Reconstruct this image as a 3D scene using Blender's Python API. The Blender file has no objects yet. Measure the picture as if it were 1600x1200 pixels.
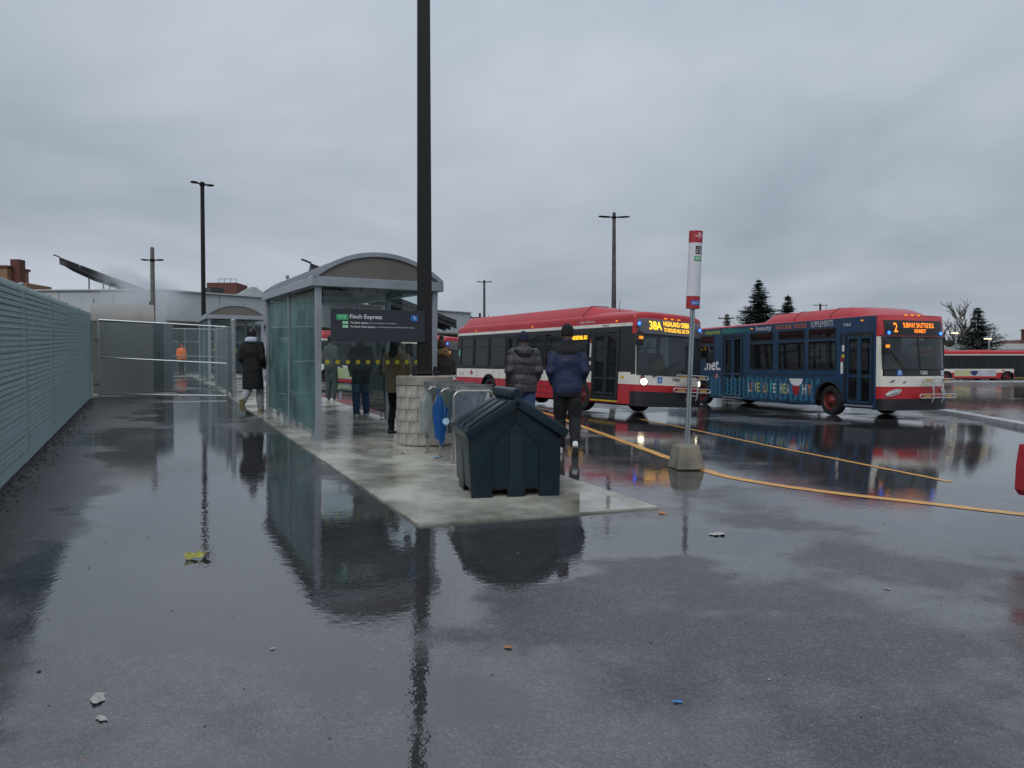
import bpy, bmesh, math, random
from mathutils import Vector, Matrix, noise as mnoise, Euler

random.seed(7)
R = math.radians
SC = bpy.context.scene
COL = SC.collection

# ------------------------------------------------------------------ camera
cam_d = bpy.data.cameras.new("camera")
cam = bpy.data.objects.new("camera", cam_d)
COL.objects.link(cam)
cam_d.sensor_width = 36.0
cam_d.lens = 36.0 * 1150.0 / 1600.0
cam_d.clip_start = 0.05
cam_d.clip_end = 3000.0
CAM_Z = 1.59
cam.location = (0, 0, CAM_Z)
cam.rotation_euler = (R(90 - 1.395), 0, 0)
SC.camera = cam

# ------------------------------------------------------------------ exposure
SC.view_settings.view_transform = 'Standard'
SC.view_settings.look = 'None'
SC.view_settings.exposure = 0.0
SC.view_settings.gamma = 1.0
SC.cycles.max_bounces = 8
SC.cycles.transparent_max_bounces = 16
SC.cycles.glossy_bounces = 4
SC.cycles.transmission_bounces = 6
SC.cycles.volume_bounces = 3
SC.cycles.caustics_reflective = False
SC.cycles.caustics_refractive = False
SC.cycles.use_denoising = True
SC.cycles.sample_clamp_indirect = 4.0

# ------------------------------------------------------------------ sky: heavy overcast
W = bpy.data.worlds.new("World")
SC.world = W
W.use_nodes = True
wn = W.node_tree.nodes
wl = W.node_tree.links
wn.clear()
w_out = wn.new('ShaderNodeOutputWorld')
w_bg = wn.new('ShaderNodeBackground')
w_bg.inputs['Strength'].default_value = 0.1
w_sky = wn.new('ShaderNodeTexSky')
w_sky.sky_type = 'NISHITA'
w_sky.sun_disc = False
w_sky.sun_elevation = R(38)
w_sky.sun_rotation = R(200)
w_tc = wn.new('ShaderNodeTexCoord')
w_sep = wn.new('ShaderNodeSeparateXYZ')
wl.new(w_tc.outputs['Generated'], w_sep.inputs[0])
w_zc = wn.new('ShaderNodeMath'); w_zc.operation = 'MAXIMUM'; w_zc.inputs[1].default_value = 0.0
wl.new(w_sep.outputs['Z'], w_zc.inputs[0])
w_za = wn.new('ShaderNodeMath'); w_za.operation = 'ADD'; w_za.inputs[1].default_value = 0.22
wl.new(w_zc.outputs[0], w_za.inputs[0])
w_div = wn.new('ShaderNodeVectorMath'); w_div.operation = 'DIVIDE'
w_cmb = wn.new('ShaderNodeCombineXYZ')
for i in range(3):
    wl.new(w_za.outputs[0], w_cmb.inputs[i])
wl.new(w_tc.outputs['Generated'], w_div.inputs[0])
wl.new(w_cmb.outputs[0], w_div.inputs[1])
w_map = wn.new('ShaderNodeMapping')
w_map.inputs['Location'].default_value = (3.3, 1.1, 0.4)
w_map.inputs['Scale'].default_value = (0.75, 0.62, 0.75)
wl.new(w_div.outputs[0], w_map.inputs['Vector'])
w_no = wn.new('ShaderNodeTexNoise')
w_no.inputs['Scale'].default_value = 1.15
w_no.inputs['Detail'].default_value = 4.0
w_no.inputs['Roughness'].default_value = 0.55
w_no.inputs['Distortion'].default_value = 0.35
wl.new(w_map.outputs[0], w_no.inputs['Vector'])
w_rp = wn.new('ShaderNodeValToRGB')
w_rp.color_ramp.elements[0].position = 0.30
w_rp.color_ramp.elements[0].color = (0.180, 0.206, 0.244, 1)
w_rp.color_ramp.elements[1].position = 0.70
w_rp.color_ramp.elements[1].color = (0.318, 0.346, 0.392, 1)
wl.new(w_no.outputs['Fac'], w_rp.inputs[0])
# an overcast dome is brighter overhead than at the horizon
w_el = wn.new('ShaderNodeMapRange')
w_el.inputs['From Min'].default_value = 0.0
w_el.inputs['From Max'].default_value = 1.0
w_el.inputs['To Min'].default_value = 15.8
w_el.inputs['To Max'].default_value = 34.0
w_pw = wn.new('ShaderNodeMath'); w_pw.operation = 'POWER'; w_pw.inputs[1].default_value = 2.0
wl.new(w_zc.outputs[0], w_pw.inputs[0])
wl.new(w_pw.outputs[0], w_el.inputs['Value'])
w_mul = wn.new('ShaderNodeVectorMath'); w_mul.operation = 'SCALE'
wl.new(w_rp.outputs['Color'], w_mul.inputs[0])
wl.new(w_el.outputs[0], w_mul.inputs['Scale'])
w_mix = wn.new('ShaderNodeMixRGB')
w_mix.inputs['Fac'].default_value = 0.94
wl.new(w_sky.outputs[0], w_mix.inputs['Color1'])
wl.new(w_mul.outputs[0], w_mix.inputs['Color2'])
wl.new(w_mix.outputs[0], w_bg.inputs['Color'])
wl.new(w_bg.outputs[0], w_out.inputs['Surface'])

# ------------------------------------------------------------------ sun behind the clouds
sun_d = bpy.data.lights.new("sun", 'SUN')
sun_d.energy = 0.9
sun_d.angle = R(30)
sun_d.color = (1.0, 0.97, 0.93)
sun = bpy.data.objects.new("sun", sun_d)
COL.objects.link(sun)
sun.rotation_euler = (R(52), 0, R(-20))

# ------------------------------------------------------------------ helpers
def sm(a, b, x):
    t = min(1.0, max(0.0, (x - a) / (b - a)))
    return t * t * (3 - 2 * t)

UX, UY = -0.449, 0.893           # along the walkway
VX, VY = 0.893, 0.449            # across it
YAW = math.atan2(VY, VX)

def gz(X, Y):
    """height of the ground: the walkway climbs gently, the bus lanes fall away to the right"""
    t = UX * X + UY * Y
    w = VX * X + VY * Y
    if t > 22:
        t = 22 + 12 * (1 - math.exp(-(t - 22) / 12))
    if t < -10:
        t = -10
    return 0.0345 * t * (1 - sm(4.5, 16, w))

def at(X, Y, dz=0.0):
    return Vector((X, Y, gz(X, Y) + dz))

def tag(o, label=None, cat=None, group=None, kind=None):
    if label: o["label"] = label
    if cat: o["category"] = cat
    if group: o["group"] = group
    if kind: o["kind"] = kind
    return o

def empty(name, loc, rz=0.0, rx=0.0, ry=0.0):
    o = bpy.data.objects.new(name, None)
    COL.objects.link(o)
    o.location = loc
    o.rotation_euler = (rx, ry, rz)
    o.empty_display_size = 0.2
    return o

def copy_tree(o, parent=None):
    c = o.copy()
    COL.objects.link(c)
    c.parent = parent
    for ch in [x for x in bpy.data.objects if x.parent == o and x is not c]:
        copy_tree(ch, c)
    return c

# ---- materials
MATS = {}
def mat(name, col, rough=0.5, metal=0.0, coat=0.0, var=0.12, vscale=6.0, bump=0.0, bscale=40.0, spec=0.5,
        emit=None, estr=0.0, alpha=1.0, dirt=0.0):
    if name in MATS:
        return MATS[name]
    m = bpy.data.materials.new(name)
    m.use_nodes = True
    n = m.node_tree.nodes; l = m.node_tree.links
    b = n['Principled BSDF']
    b.inputs['Roughness'].default_value = rough
    b.inputs['Metallic'].default_value = metal
    b.inputs['Coat Weight'].default_value = coat
    b.inputs['Coat Roughness'].default_value = 0.06
    b.inputs['Specular IOR Level'].default_value = spec
    b.inputs['Base Color'].default_value = (*col, 1)
    if emit:
        b.inputs['Emission Color'].default_value = (*emit, 1)
        b.inputs['Emission Strength'].default_value = estr
    if var > 0 or bump > 0:
        tc = n.new('ShaderNodeTexCoord')
        no = n.new('ShaderNodeTexNoise')
        no.inputs['Scale'].default_value = vscale
        no.inputs['Detail'].default_value = 5
        l.new(tc.outputs['Object'], no.inputs['Vector'])
        rp = n.new('ShaderNodeValToRGB')
        rp.color_ramp.elements[0].position = 0.3
        rp.color_ramp.elements[1].position = 0.7
        rp.color_ramp.elements[0].color = (*[max(0, c * (1 - var)) for c in col], 1)
        rp.color_ramp.elements[1].color = (*[min(1, c * (1 + var)) for c in col], 1)
        l.new(no.outputs['Fac'], rp.inputs[0])
        src = rp.outputs['Color']
        if dirt > 0:
            n3 = n.new('ShaderNodeTexNoise'); n3.inputs['Scale'].default_value = 2.3; n3.inputs['Detail'].default_value = 8
            mp = n.new('ShaderNodeMapping'); mp.inputs['Scale'].default_value = (1.2, 1.2, 0.35)
            l.new(tc.outputs['Object'], mp.inputs[0]); l.new(mp.outputs[0], n3.inputs['Vector'])
            r3 = n.new('ShaderNodeValToRGB'); r3.color_ramp.elements[0].position = 0.5; r3.color_ramp.elements[1].position = 0.75
            l.new(n3.outputs['Fac'], r3.inputs[0])
            mm = n.new('ShaderNodeMath'); mm.operation = 'MULTIPLY'; mm.inputs[1].default_value = dirt
            l.new(r3.outputs['Color'], mm.inputs[0])
            mx = n.new('ShaderNodeMixRGB'); mx.inputs['Color2'].default_value = (0.09, 0.085, 0.075, 1)
            l.new(mm.outputs[0], mx.inputs['Fac']); l.new(src, mx.inputs['Color1'])
            src = mx.outputs[0]
        l.new(src, b.inputs['Base Color'])
        mr = n.new('ShaderNodeMapRange')
        mr.inputs['To Min'].default_value = max(0.02, rough * 0.8)
        mr.inputs['To Max'].default_value = min(1, rough * 1.2)
        l.new(no.outputs['Fac'], mr.inputs['Value'])
        l.new(mr.outputs[0], b.inputs['Roughness'])
        if bump > 0:
            n2 = n.new('ShaderNodeTexNoise')
            n2.inputs['Scale'].default_value = bscale
            n2.inputs['Detail'].default_value = 4
            l.new(tc.outputs['Object'], n2.inputs['Vector'])
            bp = n.new('ShaderNodeBump')
            bp.inputs['Strength'].default_value = bump
            bp.inputs['Distance'].default_value = 0.01
            l.new(n2.outputs['Fac'], bp.inputs['Height'])
            l.new(bp.outputs[0], b.inputs['Normal'])
    MATS[name] = m
    return m

def glass(name, tint, haze=0.0, hazecol=(0.2, 0.3, 0.3), refl=1.0, rough=0.02):
    """thin pane: tinted see-through, a share of diffuse haze (mist; painted reflection on windscreens), Fresnel reflection on top"""
    if name in MATS:
        return MATS[name]
    m = bpy.data.materials.new(name)
    m.use_nodes = True
    n = m.node_tree.nodes; l = m.node_tree.links
    n.clear()
    out = n.new('ShaderNodeOutputMaterial')
    tr = n.new('ShaderNodeBsdfTransparent'); tr.inputs[0].default_value = (*tint, 1)
    df0 = n.new('ShaderNodeBsdfDiffuse'); df0.inputs[0].default_value = (*hazecol, 1)
    dt = n.new('ShaderNodeBsdfTranslucent'); dt.inputs[0].default_value = (*hazecol, 1)
    df = n.new('ShaderNodeMixShader'); df.inputs[0].default_value = 0.5
    l.new(df0.outputs[0], df.inputs[1]); l.new(dt.outputs[0], df.inputs[2])
    tc = n.new('ShaderNodeTexCoord')
    no = n.new('ShaderNodeTexNoise'); no.inputs['Scale'].default_value = 1.1; no.inputs['Detail'].default_value = 5
    l.new(tc.outputs['Object'], no.inputs['Vector'])
    mr = n.new('ShaderNodeMapRange')
    mr.inputs['From Min'].default_value = 0.3; mr.inputs['From Max'].default_value = 0.7
    mr.inputs['To Min'].default_value = haze * 0.6; mr.inputs['To Max'].default_value = min(1, haze * 1.4)
    l.new(no.outputs['Fac'], mr.inputs['Value'])
    m1 = n.new('ShaderNodeMixShader')
    l.new(mr.outputs[0], m1.inputs[0]); l.new(tr.outputs[0], m1.inputs[1]); l.new(df.outputs[0], m1.inputs[2])
    gl = n.new('ShaderNodeBsdfGlossy'); gl.inputs['Roughness'].default_value = rough
    gl.inputs[0].default_value = (refl, refl, refl, 1)
    fr = n.new('ShaderNodeFresnel'); fr.inputs[0].default_value = 1.45
    m2 = n.new('ShaderNodeMixShader')
    l.new(fr.outputs[0], m2.inputs[0]); l.new(m1.outputs[0], m2.inputs[1]); l.new(gl.outputs[0], m2.inputs[2])
    l.new(m2.outputs[0], out.inputs[0])
    MATS[name] = m
    return m

# ---- mesh builder
class MB:
    def __init__(self):
        self.v = []; self.f = []; self.mi = []
    def add(self, vs, fs, mi=0, M=None):
        o = len(self.v)
        if M is not None:
            vs = [M @ Vector(p) for p in vs]
        self.v += [tuple(p) for p in vs]
        for f in fs:
            self.f.append([o + i for i in f]); self.mi.append(mi)
        return self
    def box(self, c, s, mi=0, M=None, taper=1.0):
        x, y, z = s[0] / 2, s[1] / 2, s[2] / 2
        vs = []
        for dz, k in ((-z, 1.0), (z, taper)):
            for dx, dy in ((-x, -y), (x, -y), (x, y), (-x, y)):
                vs.append(Vector((c[0] + dx * k, c[1] + dy * k, c[2] + dz)))
        return self.add(vs, [(0, 3, 2, 1), (4, 5, 6, 7), (0, 1, 5, 4), (1, 2, 6, 5), (2, 3, 7, 6), (3, 0, 4, 7)], mi, M)
    def bbox(self, c, s, b=0.01, mi=0, M=None):
        """box with chamfered edges"""
        bm = bmesh.new()
        bmesh.ops.create_cube(bm, size=1.0)
        for v in bm.verts:
            v.co = Vector((v.co.x * s[0] + c[0], v.co.y * s[1] + c[1], v.co.z * s[2] + c[2]))
        bmesh.ops.bevel(bm, geom=list(bm.edges), offset=b, segments=2, affect='EDGES', profile=0.6)
        bm.verts.index_update()
        vs = [v.co.copy() for v in bm.verts]
        fs = [[v.index for v in f.verts] for f in bm.faces]
        bm.free()
        return self.add(vs, fs, mi, M)
    def cyl(self, p0, p1, r0, r1=None, seg=12, mi=0, M=None, caps=True):
        if r1 is None: r1 = r0
        return self.tube([p0, p1], [r0, r1], seg, mi, M, caps)
    def tube(self, path, r, seg=8, mi=0, M=None, caps=True, closed=False):
        P = [Vector(p) for p in path]
        n = len(P)
        if not isinstance(r, (list, tuple)): r = [r] * n
        vs = []; fs = []
        ref = None
        for i in range(n):
            if closed:
                d = P[(i + 1) % n] - P[i - 1]
            else:
                d = P[min(i + 1, n - 1)] - P[max(i - 1, 0)]
            if d.length < 1e-9: d = Vector((0, 0, 1))
            d.normalize()
            if ref is None:
                ref = Vector((0, 0, 1)) if abs(d.z) < 0.9 else Vector((1, 0, 0))
            a = d.cross(ref)
            if a.length < 1e-6: a = d.orthogonal()
            a.normalize()
            b = a.cross(d).normalized()
            ref = b
            for k in range(seg):
                t = 2 * math.pi * k / seg
                vs.append(P[i] + a * (r[i] * math.cos(t)) + b * (r[i] * math.sin(t)))
        m = n if closed else n - 1
        for i in range(m):
            for k in range(seg):
                j = (i + 1) % n
                fs.append((i * seg + k, i * seg + (k + 1) % seg, j * seg + (k + 1) % seg, j * seg + k))
        if caps and not closed:
            fs.append(tuple(reversed(range(seg))))
            fs.append(tuple((n - 1) * seg + k for k in range(seg)))
        return self.add(vs, [tuple(reversed(f)) for f in fs], mi, M)
    def lathe(self, prof, seg=24, mi=0, M=None):
        """profile of (r, z) turned about z"""
        vs = []; fs = []
        n = len(prof)
        for k in range(seg):
            t = 2 * math.pi * k / seg
            for r, z in prof:
                vs.append(Vector((r * math.cos(t), r * math.sin(t), z)))
        for k in range(seg):
            for i in range(n - 1):
                a = k * n + i; b = ((k + 1) % seg) * n + i
                fs.append((a, b, b + 1, a + 1))
        return self.add(vs, fs, mi, M)
    def prism(self, poly, y0, y1, mi=0, M=None):
        """polygon in (x, z) pushed from y0 to y1"""
        n = len(poly)
        vs = [Vector((p[0], y0, p[1])) for p in poly] + [Vector((p[0], y1, p[1])) for p in poly]
        fs = [tuple(range(n)), tuple(reversed(range(n, 2 * n)))]
        for i in range(n):
            j = (i + 1) % n
            fs.append((i, n + i, n + j, j))
        return self.add(vs, fs, mi, M)
    def rings(self, rings, mi=0, M=None, caps=True, closed=True):
        n = len(rings[0]); vs = [p for r in rings for p in r]; fs = []
        for i in range(len(rings) - 1):
            for k in range(n if closed else n - 1):
                k2 = (k + 1) % n
                fs.append((i * n + k, i * n + k2, (i + 1) * n + k2, (i + 1) * n + k))
        if caps and closed:
            fs.append(tuple(reversed(range(n))))
            fs.append(tuple((len(rings) - 1) * n + k for k in range(n)))
        return self.add(vs, fs, mi, M)
    def sphere(self, c, r, seg=12, rg=8, mi=0, M=None):
        if not isinstance(r, (list, tuple)): r = (r, r, r)
        c = Vector(c)
        rings = []
        for i in range(rg + 1):
            p = -math.pi / 2 + math.pi * i / rg
            p = max(-1.5, min(1.5, p))
            rings.append([c + Vector((r[0] * math.cos(p) * math.cos(2 * math.pi * k / seg),
                                      r[1] * math.cos(p) * math.sin(2 * math.pi * k / seg), r[2] * math.sin(p))) for k in range(seg)])
        return self.rings(rings, mi, M)
    def mesh(self, name, mats, smooth=False):
        me = bpy.data.meshes.new(name)
        me.from_pydata(self.v, [], self.f)
        if not isinstance(mats, (list, tuple)): mats = [mats]
        for m in mats: me.materials.append(m)
        for p, i in zip(me.polygons, self.mi):
            p.material_index = i
        me.update()
        if smooth:
            me.polygons.foreach_set('use_smooth', [True] * len(me.polygons))
            try:
                me.set_sharp_from_angle(angle=R(38))
            except Exception:
                pass
        return me
    def build(self, name, mats, parent=None, smooth=False, loc=None):
        o = bpy.data.objects.new(name, self.mesh(name, mats, smooth))
        COL.objects.link(o)
        if parent is not None: o.parent = parent
        if loc is not None: o.location = loc
        return o

def obj_from(me, name, parent=None, loc=None, rot=None, M=None):
    o = bpy.data.objects.new(name, me)
    COL.objects.link(o)
    if parent is not None: o.parent = parent
    if loc is not None: o.location = loc
    if rot is not None: o.rotation_euler = rot
    if M is not None: o.matrix_local = M
    return o

_txt = {}
def text2d(body, size=1.0, shear=0.0, bold=0.0, spacing=1.0):
    """flat lettering as (verts, faces), lower-left at the origin"""
    key = (body, shear, bold, spacing)
    if key not in _txt:
        cu = bpy.data.curves.new("lettering", 'FONT')
        cu.body = body
        cu.size = 1.0
        cu.shear = shear
        cu.offset = bold
        cu.space_character = spacing
        cu.resolution_u = 3
        o = bpy.data.objects.new("lettering_tmp", cu)
        COL.objects.link(o)
        bpy.context.view_layer.update()
        dg = bpy.context.evaluated_depsgraph_get()
        me = bpy.data.meshes.new_from_object(o.evaluated_get(dg))
        vs = [v.co.copy() for v in me.vertices]
        fs = [list(p.vertices) for p in me.polygons]
        bpy.data.objects.remove(o)
        bpy.data.curves.remove(cu)
        bpy.data.meshes.remove(me)
        x0 = min(v.x for v in vs); x1 = max(v.x for v in vs)
        y0 = min(v.y for v in vs); y1 = max(v.y for v in vs)
        _txt[key] = ([Vector((v.x - x0, v.y - y0, 0)) for v in vs], fs, x1 - x0, y1 - y0)
    return _txt[key]

def lettering(name, body, fn, x, y, w=None, h=None, parent=None, m=None, shear=0.0, bold=0.0, spacing=1.0, center=False):
    """lettering stretched to w x h with its lower-left corner at (x, y), carried onto a surface by fn(u, v)"""
    vs, fs, tw, th = text2d(body, 1.0, shear, bold, spacing)
    sy = (h / th) if h else None
    sx = (w / tw) if w else sy
    if sy is None: sy = sx
    if center: x = x - tw * sx / 2
    mb = MB()
    mb.add([fn(x + v.x * sx, y + v.y * sy) for v in vs], fs)
    return mb.build(name, m, parent)

def flat(name, poly, fn, parent, m):
    mb = MB()
    mb.add([fn(p[0], p[1]) for p in poly], [tuple(range(len(poly)))])
    return mb.build(name, m, parent)

# winged-shield emblem as outlines in a unit box
EMBLEM = [
    [(-.16, .5), (.16, .5), (.16, .05), (0, -.35), (-.16, .05)],
    [(-.2, .12), (-.5, .12), (-.46, -.02), (-.38, -.02), (-.34, -.14), (-.22, -.14), (-.16, -.02)],
    [(.2, .12), (.16, -.02), (.22, -.14), (.34, -.14), (.38, -.02), (.46, -.02), (.5, .12)],
    [(-.09, -.25), (-.14, -.36), (.14, -.36), (.09, -.25), (0, -.42)],
]
def emblem(name, fn, x, y, w, h, parent, m):
    mb = MB()
    for p in EMBLEM:
        mb.add([fn(x + a * w, y + b * h) for a, b in p], [tuple(range(len(p)))])
    return mb.build(name, m, parent)

# ---- shared materials
M_BLACK = mat("black_paint", (0.010, 0.010, 0.011), 0.45, bump=0.05)
M_POLE = mat("dark_bronze_pole", (0.009, 0.0085, 0.0085), 0.5, var=0.25, vscale=3, spec=0.3)
M_GALV = mat("galvanised_steel", (0.36, 0.39, 0.41), 0.38, metal=0.75, var=0.2, vscale=14)
M_STEEL = mat("brushed_steel", (0.42, 0.40, 0.37), 0.32, metal=0.85, var=0.15, vscale=20)
M_ALU = mat("shelter_aluminium", (0.34, 0.37, 0.41), 0.42, metal=0.3, var=0.08, vscale=5, dirt=0.15)
M_RED = mat("bus_red_paint", (0.46, 0.016, 0.024), 0.38, coat=0.22, var=0.08, vscale=2, dirt=0.2)
M_WHITE = mat("bus_white_paint", (0.76, 0.74, 0.66), 0.35, coat=0.4, var=0.05, vscale=2, dirt=0.25)
M_RUBBER = mat("rubber", (0.014, 0.014, 0.015), 0.62, bump=0.2, bscale=60)
M_DARK = mat("dark_underbody", (0.010, 0.010, 0.011), 0.75)
M_INT = mat("bus_interior_grey", (0.16, 0.165, 0.17), 0.7)
M_SEAT = mat("seat_blue_fabric", (0.03, 0.035, 0.09), 0.85)
M_YEL = mat("yellow_rail", (0.65, 0.50, 0.02), 0.4)
M_CHROME = mat("rack_silver", (0.55, 0.55, 0.55), 0.35, metal=0.5)
M_LAMP = mat("headlamp_lit", (0.9, 0.85, 0.7), 0.2, emit=(1.0, 0.86, 0.55), estr=6.0, var=0)
M_LED = mat("amber_led", (0.8, 0.3, 0.0), 0.5, emit=(1.0, 0.52, 0.03), estr=2.2, var=0)
M_LEDR = mat("orange_led", (0.8, 0.2, 0.0), 0.5, emit=(1.0, 0.24, 0.02), estr=1.8, var=0)
M_BLUEL = mat("blue_marker_lit", (0.0, 0.1, 0.9), 0.3, emit=(0.02, 0.13, 1.0), estr=4.5, var=0)
M_AMBER = mat("amber_marker", (0.75, 0.22, 0.01), 0.3, emit=(1.0, 0.35, 0.02), estr=0.7, var=0)
M_WTXT = mat("white_print", (0.75, 0.75, 0.75), 0.5, var=0)
M_BTXT = mat("black_print", (0.012, 0.012, 0.012), 0.5, var=0)
M_BLUEP = mat("blue_access_print", (0.02, 0.16, 0.55), 0.45, var=0)
G_BUS = glass("bus_tinted_glass", (0.22, 0.24, 0.25), 0.22, (0.07, 0.077, 0.085), 0.9)
G_SHIELD = glass("windscreen_glass", (0.50, 0.56, 0.58), 0.36, (0.16, 0.20, 0.23), 0.9)  # pale haze colour paints in the bluish-grey reflection on the windscreen

# ================================================================== GROUND
def fbm(x, y, s, oct=4, seed=0.0):
    return mnoise.fractal(Vector((x * s + seed, y * s - seed * 0.7, seed * 0.31)), 1.0, 2.0, oct)

PUDDLES = [  # cx, cy, half length, half width, direction of the long axis (rad), depth
    (-3.75, 8.9, 4.6, 0.85, math.atan2(UY, UX), 1.0),
    (-6.6, 15.5, 3.6, 0.75, math.atan2(UY, UX), 0.8),
    (-8.3, 19.5, 2.6, 0.9, math.atan2(UY, UX), 0.9),
    (1.05, 5.95, 1.35, 0.42, 0.10, 1.1),
    (-1.15, 5.35, 1.25, 0.95, 0.25, 1.05),
    (0.15, 5.1, 0.5, 0.22, 0.2, 0.9),
    (-1.9, 6.3, 1.1, 0.9, 1.2, 0.8),
    (6.6, 12.5, 4.6, 3.2, 1.2, 0.95),
    (4.6, 17.8, 4.4, 3.0, 0.5, 0.9),
    (11.0, 17.0, 3.5, 2.5, 0.9, 0.9),
    (8.5, 9.0, 2.6, 1.2, 0.7, 0.9),
    (22.0, 36.0, 9.0, 7.0, 0.3, 0.7),
    (1.7, 12.6, 1.0, 0.5, 0.5, 0.8),
    (1.6, 8.2, 0.5, 0.25, 0.3, 0.9),
    (-0.55, 3.3, 1.7, 0.5, 1.75, 0.42),
    (1.75, 4.9, 1.0, 0.4, 1.6, 0.35),
    (-2.6, 5.6, 1.5, 1.0, 1.9, 0.55),
]
def wetness(x, y):
    d = -0.035 + 0.60 * fbm(x, y, 0.33, 4, 3.1) + 0.34 * fbm(x, y * 1.8, 1.1, 5, 8.2)
    for cx, cy, a, b, an, dep in PUDDLES:
        dx, dy = x - cx, y - cy
        if abs(dx) > 14 or abs(dy) > 14: continue
        ca, sa = math.cos(an), math.sin(an)
        u = (dx * ca + dy * sa) / a; v = (-dx * sa + dy * ca) / b
        r2 = u * u + v * v
        if r2 < 4:
            d += dep * 0.75 * math.exp(-r2 * r2 * 0.9)
    if y < 4.6:
        d -= 0.06 * (1 - sm(3.0, 4.6, y))
    # the strip by the fence drains dry
    w = VX * x + VY * y
    d -= 0.5 * (1 - sm(-1.3, 0.1, w)) * (1 if -6 < w else 0)
    return d

def axis(fine0, fine1, step, far_lo, far_hi):
    a = []
    x = fine0
    while x < fine1:
        a.append(x); x += step
    s = step; lo = fine0; left = []
    while lo > far_lo:
        s *= 1.22; lo -= s; left.append(lo)
    s = step; hi = a[-1]; right = []
    while hi < far_hi:
        s *= 1.22; hi += s; right.append(hi)
    return list(reversed(left)) + a + right

gx = axis(-11.0, 15.0, 0.14, -900, 900)
gy = axis(0.6, 24.0, 0.14, -60, 1500)
nx, ny = len(gx), len(gy)
gv = [(x, y, gz(x, y)) for y in gy for x in gx]
gf = [(j * nx + i, j * nx + i + 1, (j + 1) * nx + i + 1, (j + 1) * nx + i) for j in range(ny - 1) for i in range(nx - 1)]
gme = bpy.data.meshes.new("asphalt_ground")
gme.from_pydata(gv, [], gf)
gme.polygons.foreach_set('use_smooth', [True] * len(gme.polygons))
wa = gme.attributes.new("wet", 'FLOAT', 'POINT')
wa.data.foreach_set('value', [wetness(x, y) for x, y, _ in gv])

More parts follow.
